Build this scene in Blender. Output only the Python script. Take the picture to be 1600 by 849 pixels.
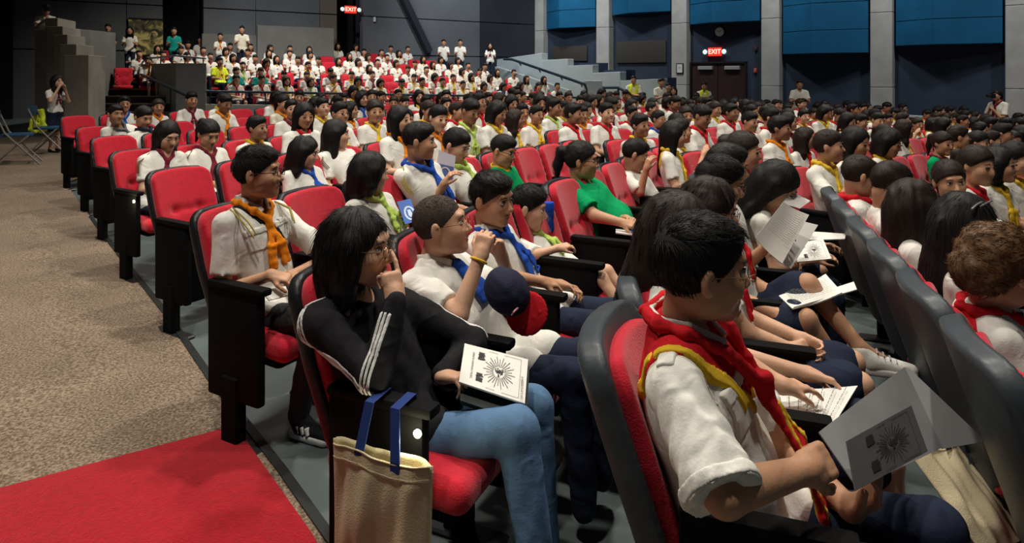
import bpy, bmesh, math, random
import numpy as np
from mathutils import Vector, Matrix
random.seed(7)
for o in list(bpy.data.objects): bpy.data.objects.remove(o)
SC = bpy.context.scene
COL = SC.collection
# ---------------------------------------------------------------- camera, world, lights, exposure
FPX, HOR, CAMZ = 1050.0, 115.0, 1.55
cd = bpy.data.cameras.new('camera'); cam = bpy.data.objects.new('camera', cd); COL.objects.link(cam)
cam.location = (0, 0, CAMZ); cam.rotation_euler = (math.radians(90), 0, 0)
cd.sensor_width = 36; cd.lens = FPX/1600*36; cd.shift_y = -(424.5-HOR)/1600; cd.clip_start = .05
SC.camera = cam
SC.view_settings.view_transform = 'Standard'; SC.view_settings.look = 'None'
SC.view_settings.gamma = 1; SC.view_settings.use_curve_mapping = False
SC.view_settings.exposure = 0.55
w = bpy.data.worlds.new('world'); SC.world = w; w.use_nodes = True
w.node_tree.nodes['Background'].inputs[0].default_value = (.75, .85, 1, 1)
w.node_tree.nodes['Background'].inputs[1].default_value = .018
def light(x, y, z, tx, ty, tz, e, col=(1, .93, .82), size=.16, kind='SPOT', ang=100, blend=.9):
    l = bpy.data.lights.new('house_light', kind); o = bpy.data.objects.new('house_light', l); COL.objects.link(o)
    l.energy = e; l.color = col
    if kind == 'SPOT': l.spot_size = math.radians(ang); l.spot_blend = blend; l.shadow_soft_size = size
    else: l.shape = 'DISK'; l.size = size
    o.location = (x, y, z); d = Vector((tx-x, ty-y, tz-z)); o.rotation_euler = d.to_track_quat('-Z', 'Y').to_euler()
    return o
# house downlights hung over the seats and over the aisle
for (x, y, e) in [(-3.4, 2.6, 330), (-.9, 1.2, 330), (.5, 4.6, 420), (2.6, 2.6, 260), (-1.9, 6.2, 330), (4.2, 6.5, 330), (1.6, 9.2, 420), (-2.6, 10.5, 420),
                  (-6.2, 8.6, 300), (7.5, 9.5, 420), (5.2, 13.2, 520), (10.5, 12.2, 420), (.2, 15.2, 420), (-3.2, 18.8, 720), (-7.2, 17.2, 600), (1.2, 20.5, 720)]:
    light(x, y, 6.6, x-.25, y+.2, 0, e*1.25, ang=118)
for i in range(6):                       # small wash lights above the wall bays
    light(3.0+2.385*i-1.7, 27.6-2.08*(i+.8)-2.0, 7.2, 3.1+2.385*i-.5, 26-2.08*i, 3.0, 430, (.95, .97, 1), .2, ang=80)
light(-6.5, 15.5, 7.4, -4.5, 22.5, 3.4, 700, (.9, .95, 1), .2, ang=95)
light(-.5, 20.5, 7.6, -1.0, 26.5, 3.2, 900, (.9, .95, 1), .2, ang=90)

# ---------------------------------------------------------------- helpers: materials
MATS = {}
def M(name, col, rough=.7, var=.0, vs=8, bump=0, bs=60, spec=.3, metal=0, emit=0, sss=0, coat=0, stretch=None, sheen=0):
    if name in MATS: return MATS[name]
    m = bpy.data.materials.new(name); m.use_nodes = True; nt = m.node_tree; b = nt.nodes['Principled BSDF']
    c = (*col, 1); b.inputs['Base Color'].default_value = c; b.inputs['Roughness'].default_value = rough
    b.inputs['Specular IOR Level'].default_value = spec; b.inputs['Metallic'].default_value = metal
    if coat: b.inputs['Coat Weight'].default_value = coat
    if sheen: b.inputs['Sheen Weight'].default_value = sheen
    if sss: b.inputs['Subsurface Weight'].default_value = sss; b.inputs['Subsurface Radius'].default_value = (.012, .005, .003)
    if emit: b.inputs['Emission Color'].default_value = c; b.inputs['Emission Strength'].default_value = emit
    tc = nt.nodes.new('ShaderNodeTexCoord'); mp = nt.nodes.new('ShaderNodeMapping'); nt.links.new(tc.outputs['Object'], mp.inputs[0])
    if stretch: mp.inputs['Scale'].default_value = stretch
    if var:
        n = nt.nodes.new('ShaderNodeTexNoise'); n.inputs['Scale'].default_value = vs; n.inputs['Detail'].default_value = 5
        nt.links.new(mp.outputs[0], n.inputs['Vector'])
        r = nt.nodes.new('ShaderNodeMapRange'); r.inputs[1].default_value = .3; r.inputs[2].default_value = .7
        r.inputs[3].default_value = 1-var; r.inputs[4].default_value = 1+var; nt.links.new(n.outputs[0], r.inputs[0])
        mx = nt.nodes.new('ShaderNodeVectorMath'); mx.operation = 'SCALE'; mx.inputs[0].default_value = col
        nt.links.new(r.outputs[0], mx.inputs['Scale']); nt.links.new(mx.outputs[0], b.inputs['Base Color'])
    if bump:
        n = nt.nodes.new('ShaderNodeTexNoise'); n.inputs['Scale'].default_value = bs; n.inputs['Detail'].default_value = 4
        nt.links.new(mp.outputs[0], n.inputs['Vector']); bp = nt.nodes.new('ShaderNodeBump'); bp.inputs['Strength'].default_value = bump
        bp.inputs['Distance'].default_value = .01; nt.links.new(n.outputs[0], bp.inputs['Height']); nt.links.new(bp.outputs[0], b.inputs['Normal'])
    MATS[name] = m; return m
# ---------------------------------------------------------------- helpers: objects
def tag(o, label=None, cat=None, group=None, kind=None):
    if label: o['label'] = label
    if cat: o['category'] = cat
    if group: o['group'] = group
    if kind: o['kind'] = kind
    return o
def empty(name, loc=(0, 0, 0), rz=0):
    o = bpy.data.objects.new(name, None); COL.objects.link(o); o.location = loc; o.rotation_euler = (0, 0, rz); o.empty_display_size = .1
    return o
def mesh_np(name, V, F, mat=None, parent=None, smooth=True):
    me = bpy.data.meshes.new(name); V = np.asarray(V, dtype=np.float32); F = np.asarray(F, dtype=np.int32)
    me.vertices.add(len(V)); me.vertices.foreach_set('co', V.ravel())
    k = F.shape[1]; me.loops.add(F.size); me.loops.foreach_set('vertex_index', F.ravel())
    me.polygons.add(len(F)); me.polygons.foreach_set('loop_start', np.arange(0, F.size, k, dtype=np.int32))
    try: me.polygons.foreach_set('loop_total', np.full(len(F), k, dtype=np.int32))
    except Exception: pass
    me.polygons.foreach_set('use_smooth', np.full(len(F), smooth)); me.update(calc_edges=True)
    if mat: me.materials.append(mat)
    o = bpy.data.objects.new(name, me); COL.objects.link(o)
    if parent is not None: o.parent = parent
    return o
class MB:
    """collects boxes, prisms and tubes, linked as ONE mesh"""
    def __init__(s): s.v = []; s.f = []
    def add(s, vs, fs):
        n = len(s.v); s.v += [tuple(v) for v in vs]; s.f += [tuple(i+n for i in f) for f in fs]
    def box(s, c, size, R=None):
        R = R or Matrix.Identity(3); c = Vector(c); h = Vector(size)/2
        vs = [c + R @ Vector((a*h.x, b*h.y, d*h.z)) for a in (-1, 1) for b in (-1, 1) for d in (-1, 1)]
        s.add(vs, [(0, 1, 3, 2), (4, 6, 7, 5), (0, 4, 5, 1), (2, 3, 7, 6), (0, 2, 6, 4), (1, 5, 7, 3)]); return s
    def slab(s, pts, z0, z1):
        """vertical prism over a ground polygon; z0/z1 numbers or lists"""
        n = len(pts); a = z0 if hasattr(z0, '__len__') else [z0]*n; b = z1 if hasattr(z1, '__len__') else [z1]*n
        vs = [(p[0], p[1], a[i]) for i, p in enumerate(pts)]+[(p[0], p[1], b[i]) for i, p in enumerate(pts)]
        s.add(vs, [tuple(range(n-1, -1, -1)), tuple(range(n, 2*n))]+[(i, (i+1) % n, n+(i+1) % n, n+i) for i in range(n)]); return s
    def tube(s, pts, r, n=10, closed=False):
        pts = [Vector(p) for p in pts]; m = len(pts); rs = r if hasattr(r, '__len__') else [r]*m; vs = []; fs = []; up = None
        for i, p in enumerate(pts):
            a = pts[(i-1) % m] if (closed or i > 0) else p; b = pts[(i+1) % m] if (closed or i < m-1) else p
            t = (b-a).normalized()
            if up is None: up = t.orthogonal().normalized()
            up = (up - t*up.dot(t)).normalized(); q = t.cross(up)
            vs += [p + (up*math.cos(2*math.pi*k/n)+q*math.sin(2*math.pi*k/n))*rs[i] for k in range(n)]
        for i in range(m if closed else m-1):
            j = (i+1) % m
            fs += [(i*n+k, i*n+(k+1) % n, j*n+(k+1) % n, j*n+k) for k in range(n)]
        if not closed: fs += [tuple(range(n-1, -1, -1)), tuple((m-1)*n+k for k in range(n))]
        s.add(vs, fs); return s
    def lathe(s, prof, c=(0, 0, 0), n=20):
        c = Vector(c); m = len(prof); vs = [c+Vector((r*math.cos(2*math.pi*k/n), r*math.sin(2*math.pi*k/n), z)) for r, z in prof for k in range(n)]
        fs = [(i*n+k, i*n+(k+1) % n, (i+1)*n+(k+1) % n, (i+1)*n+k) for i in range(m-1) for k in range(n)]
        fs += [tuple(range(n-1, -1, -1)), tuple((m-1)*n+k for k in range(n))]
        s.add(vs, fs); return s
    def build(s, name, mat=None, parent=None, bevel=0, smooth=False, seg=2):
        me = bpy.data.meshes.new(name); me.from_pydata(s.v, [], s.f); me.update()
        if bevel:
            bm = bmesh.new(); bm.from_mesh(me)
            bmesh.ops.bevel(bm, geom=[e for e in bm.edges], offset=bevel, segments=seg, affect='EDGES', profile=.6, clamp_overlap=True)
            bm.to_mesh(me); bm.free()
        if smooth or bevel:
            me.polygons.foreach_set('use_smooth', [True]*len(me.polygons))
            if hasattr(me, 'set_sharp_from_angle'): me.set_sharp_from_angle(angle=math.radians(28 if seg == 1 else 50))
        if mat: me.materials.append(mat)
        o = bpy.data.objects.new(name, me); COL.objects.link(o)
        if parent is not None: o.parent = parent
        return o
def copy_tree(o, parent=None):
    c = o.copy(); COL.objects.link(c); c.parent = parent
    for ch in o.children: copy_tree(ch, c)
    return c
def W(px, py, D): return Vector(((px-800)/FPX*D, D, CAMZ-(py-HOR)*D/FPX))
def faz(az): a = math.radians(az); return Vector((math.sin(a), math.cos(a), 0))
def rzf(az): return -math.radians(az)       # rotation z that turns +Y to azimuth az (clockwise from +Y)
def floor_z(x, y):
    q = .9*x-.43*y
    return -.05*max(0., x) + .03*max(0., -q-7.5)
# ---------------------------------------------------------------- helpers: implicit surfaces -> mesh
def smin(a, b, k):
    h = np.clip(.5+.5*(b-a)/k, 0, 1); return b+(a-b)*h-k*h*(1-h)
A = lambda v: np.asarray(v, dtype=np.float32)
def I3(): return np.eye(3, dtype=np.float32)
def axes(fwd, up=(0, 0, 1)):
    """rows x(right), y(fwd), z(up)"""
    f = Vector(fwd).normalized(); u = Vector(up); x = f.cross(u)
    if x.length < 1e-4: x = Vector((1, 0, 0))
    x.normalize(); u = x.cross(f); return A([x, f, u])
def rotm(yaw=0, pitch=0, roll=0):
    """rows = axes; yaw left +, pitch up +, roll toward right +"""
    m = Matrix.Rotation(math.radians(yaw), 3, 'Z') @ Matrix.Rotation(math.radians(pitch), 3, 'X') @ Matrix.Rotation(math.radians(roll), 3, 'Y')
    return A(m.transposed())
class S:
    def __init__(s): s.ops = []
    def put(s, f, lo, hi, k, op): s.ops.append((f, A(lo), A(hi), k, op)); return s
    def cap(s, a, b, ra, rb=None, k=.02, op='u'):
        a = A(a); b = A(b); rb = ra if rb is None else rb; ab = b-a; L = float(ab@ab)+1e-9
        def f(P):
            d = P-a; t = np.clip((d@ab)/L, 0, 1); d -= t[:, None]*ab
            return np.sqrt((d*d).sum(1))-(ra+(rb-ra)*t)
        r = max(ra, rb); return s.put(f, np.minimum(a, b)-r, np.maximum(a, b)+r, k, op)
    def ell(s, c, r, R=None, k=.02, op='u'):
        c = A(c); r = A(r); R = I3() if R is None else R; m = float(r.max())
        def f(P):
            q = (P-c)@R.T; k0 = np.sqrt(((q/r)**2).sum(1)); k1 = np.sqrt(((q/(r*r))**2).sum(1))+1e-6
            return k0*(k0-1)/k1
        return s.put(f, c-m, c+m, k, op)
    def rbox(s, c, h, R=None, rd=.01, k=.01, op='u'):
        c = A(c); h = A(h)-rd; R = I3() if R is None else R; m = float(np.linalg.norm(h))+rd
        def f(P):
            q = np.abs((P-c)@R.T)-h
            return np.sqrt((np.maximum(q, 0)**2).sum(1))+np.minimum(q.max(1), 0)-rd
        return s.put(f, c-m, c+m, k, op)
    def path(s, pts, r0, r1=None, k=.01, op='u'):
        n = len(pts)-1; r1 = r0 if r1 is None else r1
        for i in range(n): s.cap(pts[i], pts[i+1], r0+(r1-r0)*i/n, r0+(r1-r0)*(i+1)/n, k, op)
        return s
    def fn(s, f, op='disp', lo=(-9, -9, -9), hi=(9, 9, 9)): return s.put(f, lo, hi, .01, op)
    def plane(s, c, n, op='i'):
        c = A(c); n = A(n); n = n/np.linalg.norm(n); return s.put(lambda P: (P-c)@n, (-9,)*3, (9,)*3, .005, op)
    def ev(s, P, m=.06):
        d = np.full(len(P), 1., dtype=np.float32)
        for f, lo, hi, k, op in s.ops:
            if op == 'i': d = np.maximum(d, f(P)); continue
            e = max(m, k) if op in ('u',) else k
            if lo[0] < -8: ix = slice(None); Q = P
            else:
                ix = np.nonzero(((P > lo-e) & (P < hi+e)).all(1))[0]
                if not len(ix): continue
                Q = P[ix]
            if op == 'u': d[ix] = smin(d[ix], f(Q), k)
            elif op == 's': d[ix] = -smin(-d[ix], f(Q), k)
            elif op == 'disp': d[ix] = d[ix]+f(Q)
        return d
    def bounds(s):
        b = [(o[1], o[2]) for o in s.ops if o[4] == 'u']; return np.min([x[0] for x in b], 0)-.02, np.max([x[1] for x in b], 0)+.02
def polygonize(ev, lo, hi, h):
    lo = A(lo); hi = A(hi); C = 4; n = np.maximum(np.ceil((hi-lo)/(C*h)).astype(int), 1)
    g = np.stack(np.meshgrid(*[lo[i]+(np.arange(n[i])+.5)*C*h for i in range(3)], indexing='ij'), -1).reshape(-1, 3).astype(np.float32)
    cv = ev(g); act = np.abs(cv) < C*h*1.25
    N = n*C+1
    sg = np.where(cv < 0, -1., 1.).astype(np.float32).reshape(n)
    V = np.ones(N, dtype=np.float32); V[:-1, :-1, :-1] = sg.repeat(C, 0).repeat(C, 1).repeat(C, 2)
    mask = np.zeros(N, dtype=bool); am = act.reshape(n)
    ci = np.argwhere(am)*C
    for a in range(C+1):
        for b in range(C+1):
            for c in range(C+1): mask[ci[:, 0]+a, ci[:, 1]+b, ci[:, 2]+c] = True
    ids = np.argwhere(mask); P = (lo+ids*h).astype(np.float32); V[mask] = ev(P)
    V[0] = V[-1] = 1; V[:, 0] = V[:, -1] = 1; V[:, :, 0] = V[:, :, -1] = 1
    ins = V < 0
    c = [ins[a:N[0]-1+a, b:N[1]-1+b, d:N[2]-1+d] for a in (0, 1) for b in (0, 1) for d in (0, 1)]
    al = c[0].copy(); an = c[0].copy()
    for q in c[1:]: al &= q; an |= q
    mix = an & ~al; cells = np.argwhere(mix); idx = np.full(mix.shape, -1, dtype=np.int32); idx[mix] = np.arange(len(cells))
    cor = np.array([(a, b, d) for a in (0, 1) for b in (0, 1) for d in (0, 1)])
    val = np.stack([V[cells[:, 0]+q[0], cells[:, 1]+q[1], cells[:, 2]+q[2]] for q in cor], 1)
    acc = np.zeros((len(cells), 3), dtype=np.float32); cnt = np.zeros(len(cells), dtype=np.float32)
    for i in range(8):
        for j in range(i+1, 8):
            if np.abs(cor[i]-cor[j]).sum() == 1:
                x = (val[:, i] < 0) != (val[:, j] < 0); t = val[:, i]/(val[:, i]-val[:, j]+1e-12)
                p = cor[i]+t[:, None]*(cor[j]-cor[i]); acc[x] += p[x]; cnt[x] += 1
    verts = lo+(cells+acc/cnt[:, None])*h
    F = []
    for ax in range(3):
        o = [1 if i == ax else 0 for i in range(3)]
        s0 = ins[:N[0]-o[0], :N[1]-o[1], :N[2]-o[2]]; s1 = ins[o[0]:, o[1]:, o[2]:]
        e = np.argwhere(s0 != s1); u, v = [(1, 2), (2, 0), (0, 1)][ax]
        e = e[(e[:, u] > 0) & (e[:, v] > 0) & (e[:, u] < N[u]-1) & (e[:, v] < N[v]-1)]
        if not len(e): continue
        du = np.zeros(3, int); du[u] = 1; dv = np.zeros(3, int); dv[v] = 1
        q = [e-du-dv, e-dv, e, e-du]; q = np.stack([idx[t[:, 0], t[:, 1], t[:, 2]] for t in q], 1)
        fl = s0[e[:, 0], e[:, 1], e[:, 2]]; q[~fl] = q[~fl][:, ::-1]; F.append(q)
    F = np.concatenate(F); F = F[(F >= 0).all(1)]
    return verts, F
def sdf_obj(name, s, h, mat, parent=None, lo=None, hi=None, ev=None, hidden=None):
    if lo is None: lo, hi = s.bounds()
    e = ev or s.ev
    V, F = polygonize(lambda P: e(P, m=max(.05, 6*h)), lo-3*h, hi+3*h, h)
    if hidden is not None:        # what lies deep under clothing gets a coarser net
        hid = hidden(V); key = np.where(hid[:, None], np.floor(V/(4.5*h)), 0).astype(np.int64); code = (key[:, 0]*4001+key[:, 1])*4001+key[:, 2]
        code = np.where(hid, code, 10**15+np.arange(len(V))); u, first, inv = np.unique(code, return_index=True, return_inverse=True); inv = inv.ravel()
        cnt = np.bincount(inv); V2 = np.stack([np.bincount(inv, V[:, i])/cnt for i in range(3)], 1); T_ = np.concatenate([F[:, [0, 1, 2]], F[:, [0, 2, 3]]]); T_ = inv[T_]
        T_ = T_[(T_[:, 0] != T_[:, 1]) & (T_[:, 1] != T_[:, 2]) & (T_[:, 0] != T_[:, 2])]; V, F = V2, T_
    return mesh_np(name, V, F, mat, parent)
def patch_obj(name, base, region, h, mat, parent, off=.004, thick=None):
    """a layer of cloth lying on another surface, inside a region"""
    th = thick or 2.2*h; lo, hi = region.bounds()
    def e(P, m=.05): b = base.ev(P, m); return np.maximum(np.maximum(b-off, -(b+th)), region.ev(P, m))
    return sdf_obj(name, None, h, mat, parent, lo, hi, e)
def wob(sc, amp, seed=0, st=(1, 1, 1)):
    rs = np.random.RandomState(seed); ks = rs.normal(size=(7, 3)).astype(np.float32)*A(st)*sc; ph = rs.uniform(0, 6.28, 7).astype(np.float32)
    def f(P):
        r = 0
        for i in range(0, 6, 2): r = r+np.sin(P@ks[i]+ph[i]+1.3*np.sin(P@ks[i+1]+ph[i+1]))
        return r*(amp/2.2)
    return f
# ---------------------------------------------------------------- people
SKIN = [M('skin_tan', (.50, .27, .16), .5, .08, 14, .12, 90, sss=.08), M('skin_light', (.62, .36, .235), .5, .08, 14, .12, 90, sss=.08),
        M('skin_brown', (.36, .185, .11), .5, .08, 14, .12, 90, sss=.08)]
HAIRM = {'black': M('hair_black', (.0055, .0045, .0045), .55, .3, 40, .25, 120, .28, stretch=(3, 3, .25)),
         'dark_brown': M('hair_dark_brown', (.016, .009, .0065), .55, .3, 40, .25, 120, .28, stretch=(3, 3, .25)),
         'brown': M('hair_brown', (.13, .065, .028), .55, .35, 40, .25, 120, .28, stretch=(3, 3, .25)),
         'buzz': M('hair_cropped', (.06, .045, .036), .8, .3, 60, .4, 220, .2)}
CLOTH = dict(white=(.74, .73, .67), cream=(.72, .68, .55), black=(.014, .014, .016), navy=(.016, .022, .045), charcoal=(.03, .032, .036), jeans=(.10, .19, .33),
             green=(.0, .30, .10), red=(.55, .012, .02), yellow=(.72, .46, .03), orange=(.75, .22, .01), blue=(.02, .08, .42), lime=(.42, .58, .12), teal=(.01, .28, .24),
             coral=(.75, .16, .12), grey=(.13, .14, .15), maroon=(.16, .015, .03), vest=(.72, .85, .05), purple=(.10, .02, .25), denim=(.035, .055, .10), palegreen=(.35, .6, .4), skyblue=(.1, .4, .62))
def cloth(c, r=.85):
    new = 'cloth_'+c not in MATS; m = M('cloth_'+c, CLOTH[c], r, .05, 9, .12, 160, .15)
    if new:      # creases
        nt = m.node_tree; b = nt.nodes['Principled BSDF']; old = b.inputs['Normal'].links[0].from_node
        tc = nt.nodes.new('ShaderNodeTexCoord'); n = nt.nodes.new('ShaderNodeTexNoise'); n.inputs['Scale'].default_value = 11; n.inputs['Detail'].default_value = 2.5; n.inputs['Distortion'].default_value = 1.8; n.inputs['Roughness'].default_value = .45
        try: n.noise_type = 'RIDGED_MULTIFRACTAL'
        except Exception: pass
        nt.links.new(tc.outputs['Object'], n.inputs['Vector']); bp = nt.nodes.new('ShaderNodeBump'); bp.inputs['Strength'].default_value = .42; bp.inputs['Distance'].default_value = .010
        nt.links.new(n.outputs[0], bp.inputs['Height']); nt.links.new(old.outputs[0], bp.inputs['Normal']); nt.links.new(bp.outputs[0], b.inputs['Normal'])
    return m
DARK = M('eye_dark', (.01, .008, .007), .15, spec=.6); EYEW = M('eye_white', (.62, .6, .57), .25); LIPM = M('lips', (.36, .12, .10), .5)
BROW = M('eyebrow_hair', (.03, .02, .015), .8); WIRE = M('spectacle_wire', (.30, .17, .10), .25, metal=.8); BLKP = M('black_plastic', (.012, .012, .014), .35, spec=.4)
GLASS = None
def hand(s, Wp, d, nrm, thumb, curl=(25, 35, 25), k=.9, fine=True, spread=1.0, thumb_curl=25):
    """palm + four unequal bent fingers + thumb. d: towards the fingers, nrm: out of the palm, thumb: +1/-1 side"""
    d = Vector(d).normalized(); nrm = Vector(nrm); nrm = (nrm-d*nrm.dot(d)).normalized(); lat = d.cross(nrm).normalized()*thumb
    Wp = Vector(Wp); R = A([lat, d, nrm])
    s.rbox(Wp+d*.047*k, (.037*k, .048*k, .0125*k), R, .012*k, .012*k)
    s.cap(Wp, Wp+d*.03*k, .024*k, .022*k, .02)
    if not fine:
        s.ell(Wp+d*.10*k+nrm*.012, (.034*k, .045*k, .014*k), R, .015); s.cap(Wp+d*.03*k+lat*.03*k, Wp+d*.075*k+lat*.05*k+nrm*.012, .012*k, .009*k, .01); return
    L = [(.042, .026, .021), (.046, .031, .022), (.043, .029, .021), (.034, .021, .019)]
    for i in range(4):
        off = lat*(.030-.0195*i)*k; p = Wp+d*(.088-(.006 if i == 3 else 0)-(.002 if i == 0 else 0))*k+off*1.0
        cu = curl[i] if hasattr(curl[0], '__len__') else curl
        ang = 0; dd = (d+lat*(.10-.07*i)*spread).normalized(); r = (.0093-.0004*i)*k
        s.cap(p-d*.02*k, p, r*1.1, r, .008)
        for j in range(3):
            ang += math.radians(cu[j]); q = p+(dd*math.cos(ang)+nrm*math.sin(ang))*L[i][j]*k
            s.cap(p, q, r, r*.90, .0025); r *= .90; p = q
    tb = Wp+d*.022*k+lat*.024*k+nrm*.004; tc = math.radians(thumb_curl)
    t1 = tb+(d*.70+lat*.62+nrm*.3).normalized()*.040*k; t2 = t1+(d*math.cos(tc)*.95+lat*(.35-.5*math.sin(tc))+nrm*math.sin(tc)).normalized()*.031*k
    t3 = t2+(d*.95-lat*.25*math.sin(tc)+nrm*math.sin(tc)*1.3).normalized()*.025*k
    s.cap(tb, t1, .0145*k, .0115*k, .012); s.cap(t1, t2, .0112*k, .010*k, .003); s.cap(t2, t3, .010*k, .0085*k, .003)
def default_joints(sc=1., bulk=1., lean=8, stand=False, pz=.52):
    """lean: degrees backward of the trunk"""
    l = math.radians(lean); up = Vector((0, -math.sin(l), math.cos(l))); z0 = pz if not stand else .92*sc
    J = dict(P=Vector((0, 0, z0))); J['C'] = J['P']+up*.36*sc; J['N'] = J['P']+up*.535*sc+Vector((0, .012, 0)); J['H'] = J['N']+Vector((0, .045, .135))
    for s, n in ((1, 'R'), (-1, 'L')):
        J['S'+n] = J['P']+(up*.465+Vector((s*.163*(.5+.5*bulk), 0, 0)))*sc; J['E'+n] = J['S'+n]+Vector((s*.05, .08, -.255))*sc; J['W'+n] = J['E'+n]+Vector((-s*.10, .215, -.01))*sc
        J['h'+n] = Vector((s*.085*sc, .0, z0-.02))
        if stand: J['K'+n] = Vector((s*.09, .02, .49))*sc; J['A'+n] = Vector((s*.10, -.02, .09))*sc; J['W'+n] = J['E'+n]+Vector((-s*.06, .20, .06))*sc
        else: J['K'+n] = Vector((s*.11*sc, .44*sc, .53)); J['A'+n] = Vector((s*.11*sc, .44*sc+.04, .09))
    return J
def basis(P, N, SR, SL):
    up = (Vector(N)-Vector(P)).normalized(); x = (Vector(SR)-Vector(SL)); x = (x-up*x.dot(up)).normalized(); return A([x, up.cross(x), up])
def head_sdf(s, H, R, k=1., fine=True, ears=True, mouth=0.):
    T = lambda x, y, z: A(H)+(A((x, y, z))*k)@R
    s.ell(T(0, -.012, .030), A((.074, .094, .088))*k, R, .02)
    s.ell(T(0, .026, -.030), A((.060, .066, .078))*k, R, .03*k)
    s.ell(T(0, .068, -.088), A((.026, .022, .020))*k, R, .03*k)
    for q in (-1, 1):
        s.ell(T(q*.034, .054, -.022), A((.028, .030, .028))*k, R, .025*k)
        s.ell(T(q*.046, .01, -.062), A((.014, .033, .024))*k, R, .03*k)
    s.cap(T(0, .084, .010), T(0, .105, -.022), .007*k, .0125*k, .014*k)
    if fine:
        s.cap(T(-.03, .078, .036), T(.03, .078, .036), .012*k, k=.018*k)
        for q in (-1, 1):
            s.ell(T(q*.012, .096, -.027), A((.008, .010, .007))*k, R, .008*k)
            s.ell(T(q*.031, .103, .013), A((.019, .016, .012))*k, R, .014*k, 's')
        s.ell(T(0, .084, -.051), A((.024, .012, .007))*k, R, .008*k); s.ell(T(0, .082, -.063), A((.020, .012, .008))*k, R, .008*k)
        s.rbox(T(0, .098, -.0565), A((.020, .008, .0016+mouth))*k, R, .001, .004*k, 's')
    if ears:
        for q in (-1, 1):
            if fine:
                s.ell(T(q*.081, -.010, -.002), A((.010, .018, .031))*k, R, .008*k); s.ell(T(q*.093, -.003, .002), A((.006, .009, .017))*k, R, .006*k, 's')
            else: s.ell(T(q*.078, -.008, 0), A((.010, .018, .030))*k, R, .01*k)
HC = {'short': .94, 'bob': .80}
def hair_sdf(style, H, R, k, seed=0, spiky=.004, N=None):
    s = S(); T = lambda x, y, z: A(H)+(A((x, y, z))*k)@R
    if style == 'buzz':
        s.ell(T(0, -.013, .031), A((.0765, .0965, .0905))*k, R, .01)
        s.plane(T(0, .066, .052), (A((0, .94, -1.0))@R))
        return s
    s.ell(T(0, -.013, .034), A((.0805, .1005, .0945) if style in ('short', 'fade') else (.084, .104, .097))*k, R, .02)
    if style in ('short', 'spiky', 'fade'):
        s.ell(T(0, .012, .082), A((.058, .078, .040))*k, R, .03*k)
        if style == 'fade': s.fn(lambda P: np.clip(-(((P-A(H))@R.T)[:, 2]/k-.03)*.10, 0, .010))
        s.fn(wob(45, spiky*.55*k, seed, (1, .6, 1.)))
        s.plane(T(0, .076, .056), (A((0, .94, -1.0))@R))
        s.fn(lambda P: np.where(True, 0, 0))
        return s
    if style in ('bob', 'bob_long', 'long', 'pony', 'updo', 'long_down'):
        if style == 'updo':
            s.ell(T(0, -.020, .034), A((.090, .108, .100))*k, R, .02); s.ell(T(0, -.075, -.015), A((.074, .060, .062))*k, R, .03); s.ell(T(0, -.118, .0), A((.040, .036, .040))*k, R, .03)
            s.fn(wob(60, .004*k, seed)); s.plane(T(0, .070, .040), (A((0, .80, -1.0))@R)); return s
        if style == 'pony':
            s.ell(T(0, -.012, .036), A((.080, .101, .094))*k, R, .02); s.fn(wob(120, .0016*k, seed, (1, .2, .6)))
            s.plane(T(0, .066, .050), (A((0, .90, -1.0))@R))
            s.cap(T(0, -.095, .07), T(0, -.135, .05), .026*k, .032*k, .01); s.cap(T(0, -.135, .05), T(0, -.155, -.04), .034*k, .030*k, .02); s.cap(T(0, -.155, -.04), T(.01, -.150, -.15), .030*k, .008*k, .02)
            return s
        Lz = {'bob': -.13, 'bob_long': -.205, 'long': -.27, 'long_down': -.36}[style]
        s.ell(T(0, -.030, -.02), A((.093, .090, .12))*k, R, .03)
        s.cap(T(0, -.045, -.02), T(0, -.062, Lz+.03), .080*k, .062*k, .03)
        for q in (-1, 1):
            s.cap(T(q*.068, .002, .02), T(q*.074, -.002, Lz*.55), .032*k, .030*k, .03); s.cap(T(q*.074, -.002, Lz*.55), T(q*.066, -.01, Lz+.02), .030*k, .018*k, .02)
        s.fn(wob(45, .004*k, seed, (1, 1, .12))); s.fn(wob(110, .0012*k, seed+3, (1, 1, .08)))
        # open the face
        s.ell(T(0, .10, -.035), A((.056, .075, .105))*k, R, .012, 's')
        s.cap(T(0, .12, -.15), T(0, .12, Lz-.1), .075*k, k=.02, op='s')
        return s
    return s
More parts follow.
